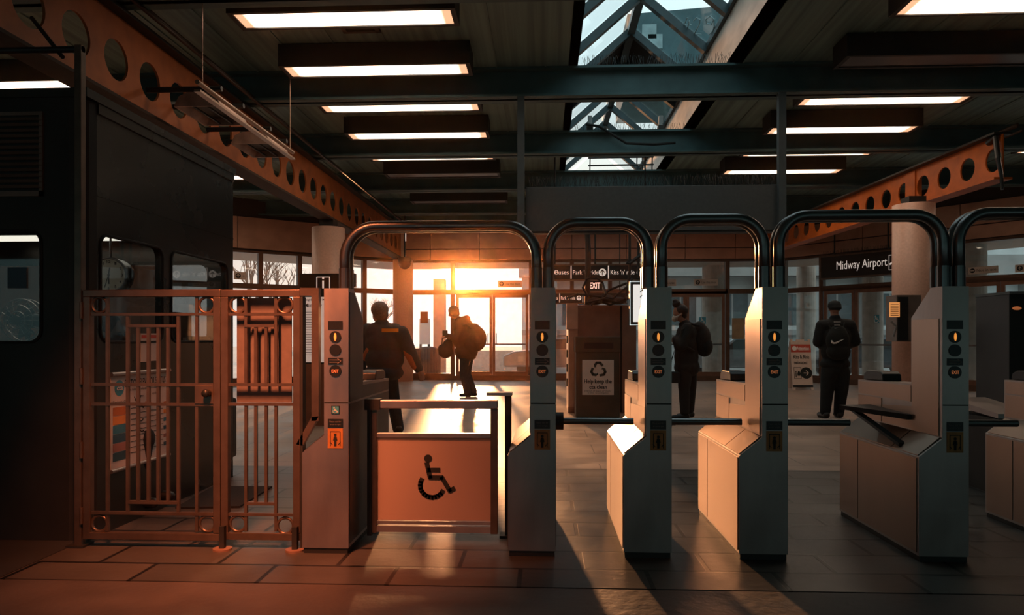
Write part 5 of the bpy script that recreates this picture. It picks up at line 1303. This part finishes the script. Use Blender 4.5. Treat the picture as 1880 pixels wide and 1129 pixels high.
car(1034, 655, 25.8, mat('car_grey', (.25, .27, .28), .3, .5), 'grey car outside between the second turnstile and the bin')
car(1600, 655, 25.6, mat('car_dark', (.05, .06, .07), .3, .5), 'dark car parked outside behind the backpack man')
car(1890, 660, 25.5, CARG, 'silver car parked outside the far right doors')
# planter and post by the bright window
q = P(786, 690, 21.2)
t = thing('litter_bin', 'dark round litter bin outside the bright window between the two men', 'litter bin', (q.x, 21.2, -.2))
b = MB(); b.cyl((q.x, 21.2, -.2), (q.x, 21.2, .80), .30, .34); b.build('drum', BLACKM, t)
b = MB(); [b.box(q.x + .36 * math.cos(a) - .02, q.x + .36 * math.cos(a) + .02, 21.2 + .36 * math.sin(a) - .02, 21.2 + .36 * math.sin(a) + .02, -.1, .86) for a in [2 * PI * k / 24 for k in range(24)]]; b.build('slat_ring', DARK, t)
b = MB(); b.ell((q.x, 21.2, .80), (.34, .34, .12)); b.build('lid', BLACKM, t)
q = P(778, 650, 26); t = thing('street_board', 'white notice board on posts outside the bright window', 'notice board', (q.x, 26, -.2))
b = MB(); a, c = P(770, 632, 26), P(789, 585, 26); b.box(a.x, c.x, 26, 26.1, a.z, c.z); b.build('board', WHITE, t)
b = MB(); b.box(a.x, a.x + .08, 26, 26.08, -.2, a.z); b.box(c.x - .08, c.x, 26, 26.08, -.2, a.z); b.build('post', DARK, t)
q = P(806, 650, 27); tag(MB().box(q.x - .22, q.x + .22, 27, 27.4, -.2, P(806, 512, 27).z).build('street_pillar', mat('brick_wall', (.34, .2, .14))), 'brown pillar standing outside the bright window', 'pillar')
# bare trees
BARK = mat('bark', (.16, .10, .075), .9)
def tree(px, Y, h, seed, label):
    rnd = random.Random(seed); q = P(px, 650, Y); t = thing('bare_tree', label, 'tree', (q.x, Y, -.2), 'bare winter trees outside')
    tr = MB(); br = MB()
    def grow(p, d, L, r, lv):
        e = p + d * L; (tr if lv < 1 else br).tube([p, (p + e) / 2 + Vector((rnd.uniform(-.05, .05) * L, 0, 0)), e], r, 6, True, r * .6)
        if lv >= 5: return
        for k in range(3 if lv < 4 else 2):
            v = Vector((rnd.uniform(-1, 1), rnd.uniform(-.6, .6), rnd.uniform(-.1, .6))); grow(p + d * L * rnd.uniform(.6, 1), (d + v * .75).normalized(), L * rnd.uniform(.6, .75), r * .55, lv + 1)
    grow(Vector((q.x, Y, -.2)), Vector((0, 0, 1)), h * .36, h * .022, 0)
    tr.build('trunk', BARK, t); br.build('branches', BARK, t)
tree(497, 46, 8.0, 3, 'bare tree low in the second left window'); tree(462, 40, 8.0, 5, 'bare tree behind the leftmost notice')
tree(700, 60, 6, 11, 'bare tree beyond the window behind the man in navy')
# fence outside behind doors
t = thing('street_fence', 'low pale barrier wall outside the sunlit doors', 'barrier', (P(920, 660, 30).x, 30, -.2))
a, c = P(845, 660, 30), P(975, 660, 30); b = MB(); b.box(a.x, c.x, 30, 30.3, -.2, .65); b.build('barrier_wall', mat('pale_barrier', (.45, .40, .36), .8), t)

# ------------------------------------------------------------------ people
def V(*a): return Vector(a)
def hand(mb, w, d, n, s=1., curl=.5, side=1):
    """w wrist, d direction of the fingers, n palm normal; five separate fingers"""
    d = d.normalized(); n = (n - d * n.dot(d)).normalized(); x = d.cross(n).normalized() * side
    pm = w + d * .045 * s
    mb.cap(w, .022 * s, pm, .026 * s, 10)
    for i, (o, L) in enumerate(((-.030, .070), (-.010, .080), (.010, .076), (.029, .062))):
        p = w + d * .075 * s + x * o * s; mb.cap(pm + x * o * .6 * s, .015 * s, p, .0105 * s, 8)
        a = p + (d * math.cos(curl * .5) + n * math.sin(curl * .5)) * L * .45 * s; c = a + (d * math.cos(curl * 1.4) + n * math.sin(curl * 1.4)) * L * .5 * s
        mb.cap(p, .0105 * s, a, .0095 * s, 8); mb.cap(a, .0095 * s, c, .008 * s, 8)
    tb = w + d * .02 * s - x * .024 * s; t1 = tb + (d * .6 - x * .7 + n * .3).normalized() * .045 * s; t2 = t1 + (d * .9 - x * .2 + n * .4).normalized() * .032 * s
    mb.cap(tb, .014 * s, t1, .0115 * s, 8); mb.cap(t1, .0115 * s, t2, .009 * s, 8)
def head(mb, c, f, up, s=1.):
    """c centre of the skull, f facing, up crown direction"""
    f = f.normalized(); up = (up - f * up.dot(f)).normalized(); x = f.cross(up)
    R = Matrix((x, f, up)).transposed()
    mb.ell(c + up * .015 * s - f * .01 * s, (.074 * s, .092 * s, .098 * s), 18, R)
    mb.ell(c - up * .045 * s + f * .028 * s, (.055 * s, .060 * s, .070 * s), 16, R)
    mb.ell(c - up * .088 * s + f * .055 * s, (.026 * s, .026 * s, .022 * s), 12, R)
    mb.cap(c + f * .082 * s + up * .006 * s, .011 * s, c + f * .103 * s - up * .028 * s, .015 * s, 10)
    for sd in (-1, 1):
        mb.ell(c + x * sd * .076 * s - f * .008 * s - up * .008 * s, (.011 * s, .020 * s, .032 * s), 10, R)
        mb.ell(c + x * sd * .030 * s + f * .078 * s + up * .022 * s, (.022 * s, .010 * s, .008 * s), 8, R)
    mb.ell(c + f * .085 * s - up * .052 * s, (.024 * s, .010 * s, .009 * s), 10, R)
    return f, up, x
def eyes(par, c, f, up, s=1.):
    f = f.normalized(); up = (up - f * up.dot(f)).normalized(); x = f.cross(up)
    for sd in (-1, 1):
        b = MB(); b.ell(c + x * sd * .030 * s + f * .080 * s + up * .004 * s, .011 * s, 10); b.build('eye', mat('eye', (.05, .04, .04), .2), par, smooth=True)
def rotf(v): return v.normalized()

def person(label, Y0, feet_px, spec):
    q = P(feet_px[0], 700, Y0)
    t = thing('person', label, 'person', (q.x, Y0, 0))
    J = lambda px, py, dy=0.: P(px, py, Y0 + dy)
    for name, fn, m, vx, it, lb in spec(J):
        o = organic(name, fn, m, t, vx, it, lb)
        if name == 'body': t['_b'] = o.name
    return t, J

# man in navy jacket walking away, left
Y1 = 8.55
def spec1(J):
    hc = J(695, 573); f = V(-.75, .62, -.05); up = V(0, 0, 1)
    neck = J(701, 592); chest = J(706, 625); pel = J(706, 690)
    shL, shR = J(676, 606, .05), J(737, 612, -.05)
    eR, hR = J(752, 645, -.05), J(769, 680, -.02); eL, hL = J(664, 652, .06), J(664, 688, .2)
    kneeR, ankR = J(722, 735, .05), J(731, 786, .02); kneeL, ankL = J(698, 745, .25), J(690, 784, .45)
    def body(b):
        head(b, hc, f, up, 1.03); b.cap(hc - V(0, 0, .06), .058, neck, .062); b.cap(neck, .06, chest, .12)
        b.cap(chest, .12, pel, .11); b.cap(shR, .05, eR, .04); b.cap(eR, .038, hR, .028); b.cap(shL, .05, eL, .04); b.cap(eL, .038, hL, .028)
        b.cap(pel, .1, kneeR, .06); b.cap(kneeR, .055, ankR, .04); b.cap(pel, .1, kneeL, .06); b.cap(kneeL, .055, ankL, .04)
        hand(b, hR, (hR - eR), V(-.4, .6, -.2), 1.05, .7, -1); hand(b, hL, (hL - eL), V(.4, .6, 0), 1.05, .5)
    def jacket(b):
        b.cap(neck + V(0, 0, -.02), .085, J(706, 612), .13); b.cap(J(688, 611), .125, J(724, 612), .125)
        b.ell(J(707, 630), (.25, .17, .20)); b.ell(J(706, 658), (.245, .18, .20)); b.ell(J(705, 684), (.245, .18, .12))
        b.cap(shL, .085, J(682, 660, .03), .07); b.cap(shL, .088, eL, .072); b.cap(eL, .07, hL, .055)
        b.cap(shR, .095, eR, .082); b.cap(eR, .080, J(768, 676, -.01), .060)
        b.ell(neck + V(0, 0, .0), (.085, .085, .05))
    def trousers(b):
        b.ell(J(706, 690), (.175, .13, .10)); b.cap(J(716, 694), .10, kneeR, .085); b.cap(kneeR, .083, ankR, .072)
        b.cap(J(697, 696, .05), .10, kneeL, .085); b.cap(kneeL, .083, ankL, .07)
    def hair(b):
        fx = f.normalized(); b.ell(hc + V(0, 0, .030) - fx * .022, (.108, .112, .102)); b.ell(hc - fx * .050 - V(0, 0, .03), (.092, .070, .085))
    def shoes(b):
        for a in (ankR, ankL):
            g = V(a.x, a.y, .045); b.cap(g - V(-.02, .05, -.01), .045, g + V(-.04, .17, -.008), .036)
    def sleeve(b): b.cap(J(744, 640, -.085), .038, J(752, 655, -.080), .048); b.cap(J(752, 655, -.080), .048, J(761, 673, -.050), .040)
    def sleeve2(b): b.cap(J(678, 642, -.05), .045, J(672, 656, -.02), .05)
    return [('body', body, SKIN, .009, 3, None), ('jacket', jacket, NAVY, .013, 4, None), ('trousers', trousers, TROUS, .014, 3, None), ('hair', hair, HAIRG, .009, 2, None), ('shoes', shoes, SHOE, .01, 2, None), ('sleeve_lining', sleeve, RUST, .012, 2, 'rust orange sleeve panel'), ('sleeve_lining', sleeve2, RUST, .012, 2, 'rust orange sleeve panel')]
t, J = person('grey-haired person in a navy jacket with orange sleeves walking away', Y1, (706, 790), spec1)
b = MB(frame_m(J(716, 606.5, -.165))); text_into(b, 'SECURITY', .175, .028, 0, 0, bold=.03, t=.006); b.box(-.1, .1, 0, .012, -.022, .022)
b.build('back_lettering', mat('gold_print', (.75, .33, .03), .5), t)
eyes(t, J(695, 573), V(-.75, .62, -.05), V(0, 0, 1), 1.03)

# hooded figure with a shoulder bag, in front of the doors
Y2 = 14.0
def spec2(J):
    hc = J(832, 573); f = V(-1, -.05, -.45); up = V(-.4, 0, 1)
    neck = J(842, 588); chest = J(851, 612); pel = J(858, 648); sh = J(848, 597, -.14); sh2 = J(850, 597, .14)
    el = J(838, 622, -.2); hd = J(822, 617, -.1); el2 = J(836, 626, .18); hd2 = J(823, 626, .08)
    k1, a1 = J(851, 685, -.06), J(858, 720, -.06); k2, a2 = J(857, 686, .1), J(869, 718, .1)
    def body(b):
        head(b, hc, f, up, 1.0); b.cap(hc + V(.04, 0, -.07), .055, neck, .06); b.cap(neck, .06, chest, .11); b.cap(chest, .11, pel, .11)
        b.cap(sh, .05, el, .042); b.cap(el, .04, hd, .03); b.cap(sh2, .05, el2, .042); b.cap(el2, .04, hd2, .03)
        b.cap(pel, .1, k1, .06); b.cap(k1, .055, a1, .04); b.cap(pel, .1, k2, .06); b.cap(k2, .055, a2, .04)
        hand(b, hd, V(-1, .1, .1), V(0, 0, -1), 1.0, .9); hand(b, hd2, V(-1, .1, -.2), V(0, 0, -1), 1.0, .9)
    def coat(b):
        b.ell(J(848, 600), (.19, .24, .17)); b.ell(J(852, 622), (.24, .24, .24)); b.ell(J(856, 645), (.235, .23, .20)); b.cap(neck, .085, J(850, 598), .12)
        b.cap(sh, .085, el, .075); b.cap(el, .07, hd, .055); b.cap(sh2, .085, el2, .075); b.cap(el2, .07, hd2, .055); b.ell(J(857, 655), (.19, .18, .08))
    def hood(b): b.cap(J(847, 590), .09, J(857, 585), .07); b.ell(J(854, 592), (.12, .12, .11)); b.ell(J(861, 597), (.08, .1, .09))
    def trousers(b):
        b.ell(J(856, 655), (.15, .16, .09)); b.cap(J(853, 658, -.07), .10, k1, .085); b.cap(k1, .083, a1, .075); b.cap(J(860, 658, .07), .10, k2, .085); b.cap(k2, .083, a2, .075)
    def capf(b):
        b.ell(hc + V(.012, 0, .030), (.112, .104, .10)); b.ell(hc + V(.05, 0, -.03), (.08, .09, .09))
    def shoes(b):
        for a, y in ((a1, -.06), (a2, .1)): g = V(a.x, a.y, .045); b.cap(g + V(.04, 0, 0), .045, g + V(-.13, 0, -.008), .036)
    return [('body', body, SKIN, .009, 3, None), ('coat', coat, BROWNCL, .014, 4, None), ('hood', hood, BROWNCL, .012, 3, None), ('trousers', trousers, TROUS, .014, 3, None), ('cap', capf, BROWNCL, .01, 2, None), ('shoes', shoes, SHOE, .01, 2, None)]
t, J = person('stooping person in a dark hooded coat and cap facing left before the bright doors', Y2, (862, 728), spec2)
eyes(t, J(832, 573), V(-1, -.05, -.45), V(-.4, 0, 1))
bg = thing('shoulder_bag', 'bulky round dark bag slung behind the stooping person', 'bag', tuple(J(876, 640, -.1)))
organic('bag_body', lambda b: (b.ell(J(875, 622, -.13), (.20, .17, .25)), b.ell(J(870, 612, -.1), (.17, .15, .2)), b.ell(J(866, 632, -.16), (.16, .12, .18))), BROWNCL, bg, .014, 4)
b = MB(); b.tube([J(868, 606, -.2), J(856, 596, -.24), J(846, 598, -.2), J(845, 606, .0)], .016, 8); b.build('strap', BLKCL, bg)
bg = thing('camera_bag', 'black holdall carried in front of the stooping person', 'bag', tuple(J(818, 650, -.05)))
organic('bag_body', lambda b: (b.ell(J(818, 645, -.03), (.15, .12, .14)), b.ell(J(822, 634, -.03), (.10, .10, .12)), b.ell(J(813, 640, -.03), (.10, .1, .09))), BLKCL, bg, .012, 3)
b = MB(); b.tube([J(811, 636, -.03), J(812, 622, -.05), J(822, 617, -.1), J(829, 628, -.05)], .014, 8); b.build('handle', BLKCL, bg)
tag(MB(frame_m(J(817, 612, -.12))).box(-.05, .05, -.03, .03, -.05, .06).build('small_camera', BLACK, bevel=.01), 'small black camera raised in the stooping person\'s hand', 'camera')

# woman in black facing left, looking down at her phone
Y3 = 10.25
def spec3(J):
    hc = J(1247, 575); f = V(-1, -.1, -.5); up = V(-.45, 0, 1)
    neck = J(1256, 594); chest = J(1262, 618); pel = J(1262, 668); sh = J(1262, 602, -.13); sh2 = J(1262, 602, .15)
    el = J(1252, 635, -.19); hd = J(1235, 623, -.10); el2 = J(1254, 636, .18); hd2 = J(1236, 626, .06)
    k1, a1 = J(1256, 712, -.08), J(1257, 756, -.08); k2, a2 = J(1268, 712, .12), J(1266, 752, .14)
    def body(b):
        head(b, hc, f, up, .96); b.cap(hc + V(.04, 0, -.07), .048, neck, .052); b.cap(neck, .055, chest, .10); b.cap(chest, .10, pel, .11)
        b.cap(sh, .045, el, .038); b.cap(el, .035, hd, .026); b.cap(sh2, .045, el2, .038); b.cap(el2, .035, hd2, .026)
        b.cap(pel, .1, k1, .06); b.cap(k1, .055, a1, .036); b.cap(pel, .1, k2, .06); b.cap(k2, .055, a2, .036)
        hand(b, hd, V(-1, .1, .25), V(0, .3, -1), .92, .8); hand(b, hd2, V(-1, 0, .25), V(0, -.3, -1), .92, .8)
    def coat(b):
        b.cap(neck + V(.01, 0, -.02), .085, J(1262, 606), .13); b.ell(J(1261, 612), (.15, .21, .14)); b.ell(J(1258, 630), (.17, .205, .20)); b.ell(J(1260, 655), (.175, .20, .22)); b.ell(J(1261, 674), (.185, .20, .15))
        b.cap(sh, .078, el, .072); b.cap(el, .068, hd + V(.03, 0, 0), .05); b.cap(sh2, .078, el2, .072); b.cap(el2, .068, hd2 + V(.03, 0, 0), .05)
    def trousers(b):
        b.cap(J(1258, 680, -.07), .11, k1, .085); b.cap(k1, .082, a1, .068); b.cap(J(1266, 680, .07), .11, k2, .085); b.cap(k2, .082, a2, .068); b.ell(J(1262, 676), (.15, .16, .1))
    def hair(b):
        b.ell(hc + V(.03, 0, .04), (.098, .092, .092)); b.ell(J(1242, 558), (.062, .062, .058)); b.ell(J(1240, 553), (.045, .05, .035)); b.ell(hc + V(.065, 0, -.02), (.05, .07, .07))
    def mask(b): b.ell(hc + V(-.060, 0, -.075), (.045, .050, .05)); b.cap(hc + V(-.04, -.07, -.05), .012, hc + V(.02, -.078, -.01), .008); b.cap(hc + V(-.04, .07, -.05), .012, hc + V(.02, .078, -.01), .008); b.cap(hc + V(-.05, -.06, -.06), .02, hc + V(-.05, .06, -.06), .02)
    def shoes(b):
        for a in (a1, a2): g = V(a.x, a.y, .042); b.cap(g + V(.03, 0, .01), .045, g + V(-.16, 0, -.008), .032)
    return [('body', body, SKIN, .009, 3, None), ('coat', coat, BLKCL, .014, 4, None), ('trousers', trousers, BLKCL, .014, 3, None), ('hair', hair, HAIRB, .009, 2, None), ('face_mask', mask, mat('mask_cloth', (.55, .50, .45), .8), .008, 2, 'pale face mask'), ('shoes', shoes, SHOE, .01, 2, None)]
t, J = person('person in black with hair in a bun, head bowed over a phone', Y3, (1258, 767), spec3)
eyes(t, J(1247, 575), V(-1, -.1, -.5), V(-.45, 0, 1), .96)
bg = thing('backpack', 'black backpack worn by the person with the hair bun', 'backpack', tuple(J(1295, 655)))
organic('bag_body', lambda b: (b.ell(J(1288, 620), (.13, .17, .19)), b.ell(J(1293, 636), (.12, .17, .15)), b.ell(J(1284, 605), (.10, .14, .12))), BLKCL, bg, .013, 4)
b = MB(); [b.tube([J(1284, 598, s), J(1270, 595, s), J(1252, 606, s * 1.25), J(1250, 630, s * 1.45), J(1275, 645, s * 1.3)], .018, 8) for s in (-.15, .15)]; b.build('strap', BLACKM, bg)
bg = thing('handbag', 'small dark handbag hanging below the hands of the person with the bun', 'handbag', tuple(J(1237, 703)))
b = MB(); a = J(1238, 690, -.14); b.box(a.x - .07, a.x + .07, a.y - .05, a.y + .05, a.z - .10, a.z + .06); b.build('bag_body', BLKCL, bg, bevel=.02)
b = MB(); b.tube([(a.x - .05, a.y, a.z + .05), (a.x - .04, a.y, a.z + .22), (a.x + .02, a.y, a.z + .42), (a.x + .05, a.y, a.z + .22), (a.x + .05, a.y, a.z + .05)], .008, 6); b.build('handle', BLKCL, bg)
p = J(1229, 618, -.03); tag(MB(frame_m(p, (.2, 1, 0))).box(-.04, .04, -.006, .006, -.06, .07).build('phone', BLACK, bevel=.004), 'phone held up by the person with the hair bun', 'phone')

# man with a cap and backpack, back to the viewer
Y4 = 10.45
def spec4(J):
    hc = J(1532, 566); f = V(.12, 1, -.2); up = V(0, .1, 1)
    neck = J(1533, 583); chest = J(1534, 612); pel = J(1533, 668); shL, shR = J(1509, 598), J(1560, 597)
    eL, hL = J(1502, 628, .02), J(1510, 636, .26); eR, hR = J(1570, 627, .02), J(1556, 636, .26)
    kL, aL = J(1519, 713), J(1515, 755, -.02); kR, aR = J(1545, 713), J(1540, 757, .08)
    def body(b):
        head(b, hc, f, up, 1.0); b.cap(hc - V(0, 0, .06), .055, neck, .06); b.cap(neck, .06, chest, .12); b.cap(chest, .12, pel, .11)
        b.cap(shL, .05, eL, .042); b.cap(eL, .038, hL, .028); b.cap(shR, .05, eR, .042); b.cap(eR, .038, hR, .028)
        b.cap(pel, .1, kL, .06); b.cap(kL, .055, aL, .04); b.cap(pel, .1, kR, .06); b.cap(kR, .055, aR, .04)
        hand(b, hL, V(.5, 1, .1), V(.3, 0, -1), 1.0, .7); hand(b, hR, V(-.5, 1, .1), V(-.3, 0, -1), 1.0, .7, -1)
    def jacket(b):
        b.cap(neck - V(0, 0, .02), .08, J(1533, 600), .13); b.cap(J(1517, 599), .105, J(1552, 598), .105); b.ell(J(1534, 618), (.225, .15, .22)); b.ell(J(1534, 645), (.21, .15, .20)); b.ell(J(1533, 668), (.215, .155, .11))
        b.cap(shL, .088, eL, .078); b.cap(eL, .074, hL, .055); b.cap(shR, .088, eR, .078); b.cap(eR, .074, hR, .055)
    def trousers(b):
        b.ell(J(1533, 678), (.20, .14, .12)); b.cap(J(1522, 684), .115, kL, .098); b.cap(kL, .095, aL, .074); b.cap(J(1545, 684), .115, kR, .098); b.cap(kR, .095, aR, .074)
    def capf(b): b.ell(hc + V(0, 0, .035), (.093, .102, .082)); b.cap(hc + V(.0, .09, .02), .035, hc + V(.01, .16, .0), .02); b.ell(hc + V(0, -.02, .005), (.090, .098, .05))
    def shoes(b):
        for a, s in ((aL, -1), (aR, 1)): g = V(a.x, a.y, .045); b.cap(g + V(0, -.05, .008), .048, g + V(s * .02, .16, -.005), .04)
    return [('body', body, SKIN, .009, 3, None), ('jacket', jacket, BLKCL, .014, 4, None), ('trousers', trousers, BLKCL, .014, 3, None), ('cap', capf, BLKCL, .01, 2, None), ('shoes', shoes, SHOE, .01, 2, None)]
t, J = person('person in black with a cap standing with back turned by the right doors', Y4, (1530, 767), spec4)
eyes(t, J(1532, 566), V(.12, 1, -.2), V(0, .1, 1))
bg = thing('backpack', 'black drawstring backpack with a white tick mark, worn by the capped person', 'backpack', tuple(J(1538, 660, -.2)))
bb = organic('bag_body', lambda b: (b.ell(J(1538, 625, -.16), (.17, .08, .19)), b.ell(J(1538, 645, -.16), (.16, .085, .13)), b.ell(J(1538, 612, -.15), (.13, .07, .12))), BLACKM, bg, .012, 3)
b = MB(); [b.tube([J(x0, 608, -.17), J(x1, 594, -.13), J(x1, 590, .02), J(x1, 605, .15)], .010, 6) for x0, x1 in ((1528, 1520), (1546, 1550))]; b.build('strap', BLACKM, bg)
b = MB(frame_m(J(1539, 627, -.262))); b.prism([(-.088, .018), (-.075, -.002), (-.058, -.012), (-.03, -.010), (.082, .036), (-.028, -.030), (-.062, -.034), (-.086, -.018)], -.006, .03, 'y'); b.build('tick_mark', WHITE, bg)
b = MB(frame_m(J(1537, 590, -.20)))
for k in range(5): b.box(-.035 + .006 * (k % 2), .05 - .01 * (k % 3), 0, .03, -.045 * k - .012, -.045 * k)
b.build('white_print', mat('grey_white', (.45, .42, .40)), bg)

# attendant inside the booth
Y5 = 4.62
def spec5(J):
    hc = J(202, 610); f = V(1, .1, -.25); up = V(.2, 0, 1)
    neck = J(190, 640); sh = J(190, 662, -.17); sh2 = J(192, 662, .17); pel = J(170, 800)
    def body(b):
        head(b, hc, f, up, .98); b.cap(hc + V(-.02, 0, -.06), .052, neck, .058); b.cap(neck, .06, J(182, 700), .12); b.cap(J(182, 700), .12, pel, .12)
        b.cap(sh, .05, J(192, 735, -.22), .042); b.cap(J(192, 735, -.22), .04, J(240, 735, -.12), .03); b.cap(sh2, .05, J(195, 735, .22), .042); b.cap(J(195, 735, .22), .04, J(240, 738, .12), .03)
        hand(b, J(240, 735, -.12), V(1, .1, 0), V(0, 0, -1), .95, .4); hand(b, J(240, 738, .12), V(1, -.1, 0), V(0, 0, -1), .95, .4, -1)
        b.cap(pel, .11, J(260, 805, -.1), .07); b.cap(J(260, 805, -.1), .06, V(J(260, 805).x, Y5 - .1, .1), .045); b.cap(pel, .11, J(260, 805, .1), .07); b.cap(J(260, 805, .1), .06, V(J(260, 805).x, Y5 + .1, .1), .045)
    def coat(b):
        b.cap(neck, .075, J(185, 668), .13); b.ell(J(184, 690), (.14, .21, .18)); b.ell(J(176, 745), (.14, .19, .22)); b.cap(sh, .085, J(192, 735, -.22), .07); b.cap(J(192, 735, -.22), .065, J(232, 735, -.12), .05); b.cap(sh2, .085, J(195, 735, .22), .07); b.cap(J(195, 735, .22), .065, J(232, 738, .12), .05)
    def trousers(b):
        b.ell(pel, (.16, .18, .12)); [(b.cap(pel + V(0, s, 0), .10, J(260, 805, s), .085), b.cap(J(260, 805, s), .08, V(J(260, 805).x, Y5 + s, .16), .07)) for s in (-.1, .1)]
    def hair(b): b.ell(hc + V(-.03, 0, .035), (.105, .095, .10)); b.ell(hc + V(-.065, 0, -.03), (.05, .075, .08))
    def shoes(b): [b.cap(V(J(260, 805).x - .03, Y5 + s, .085), .045, V(J(260, 805).x + .14, Y5 + s, .075), .036) for s in (-.1, .1)]
    return [('body', body, SKIN, .009, 3, None), ('jacket', coat, BLKCL, .014, 4, None), ('trousers', trousers, TROUS, .014, 3, None), ('hair', hair, HAIRB, .009, 2, None), ('shoes', shoes, SHOE, .01, 2, None)]
t, J = person('dark silhouette of a seated person in profile inside the booth', Y5, (180, 800), spec5)
eyes(t, J(202, 610), V(1, .1, -.25), V(.2, 0, 1), .98)
pq = J(170, 800); t = thing('office_chair', 'dark office chair under the person seated inside the booth', 'chair', (pq.x, Y5, .03))
sz = pq.z - .12
b = MB(); b.box(pq.x - .22, pq.x + .24, Y5 - .22, Y5 + .22, sz - .06, sz); b.build('seat', BLKCL, t, bevel=.02)
b = MB(); b.box(pq.x - .30, pq.x - .24, Y5 - .2, Y5 + .2, sz + .08, sz + .5); b.box(pq.x - .28, pq.x - .24, Y5 - .03, Y5 + .03, sz - .05, sz + .1); b.build('backrest', BLKCL, t, bevel=.01)
b = MB(); b.cyl((pq.x, Y5, .08), (pq.x, Y5, sz - .05), .025); [b.tube([(pq.x, Y5, .10), (pq.x + .26 * math.cos(a), Y5 + .26 * math.sin(a), .055)], .018, 8) for a in [2 * PI * k / 5 for k in range(5)]]; b.build('pedestal', DARK, t)
# suitcase peeping out behind the booth corner
q = PZ(431, 858, .0); t = thing('suitcase', 'black wheeled suitcase just behind the far booth corner', 'suitcase', (q.x - .18, q.y, 0))
b = MB(); b.box(q.x - .36, q.x - .02, q.y - .11, q.y + .11, .08, .62); b.build('shell', BLACK, t, bevel=.03)
for dx in (-.32, -.03): b = MB(); b.cyl((q.x + dx, q.y - .12, .035), (q.x + dx, q.y - .09, .035), .035); b.build('wheel', BLACKM, t)
b = MB(); b.tube([(q.x - .28, q.y, .6), (q.x - .28, q.y, .95), (q.x - .10, q.y, .95), (q.x - .10, q.y, .6)], .010, 8); b.build('handle', DARK, t)

# ------------------------------------------------------------------ haze added for the lens glow around the sun
hm = bpy.data.materials.new('glow_haze'); hm.use_nodes = True
hn = hm.node_tree; hn.nodes.clear(); ho = hn.nodes.new('ShaderNodeOutputMaterial'); hv = hn.nodes.new('ShaderNodeVolumeScatter')
hv.inputs['Color'].default_value = (1, .42, .19, 1); hv.inputs['Density'].default_value = .0012; hv.inputs['Anisotropy'].default_value = .97
hn.links.new(hv.outputs[0], ho.inputs['Volume'])
b = MB(); b.box(-9, 10, 0.6, 19.6, .02, DZ - .02)
tag(b.build('haze', hm), 'thin warm haze added in the hall for the glow around the sun', 'haze', kind='stuff')
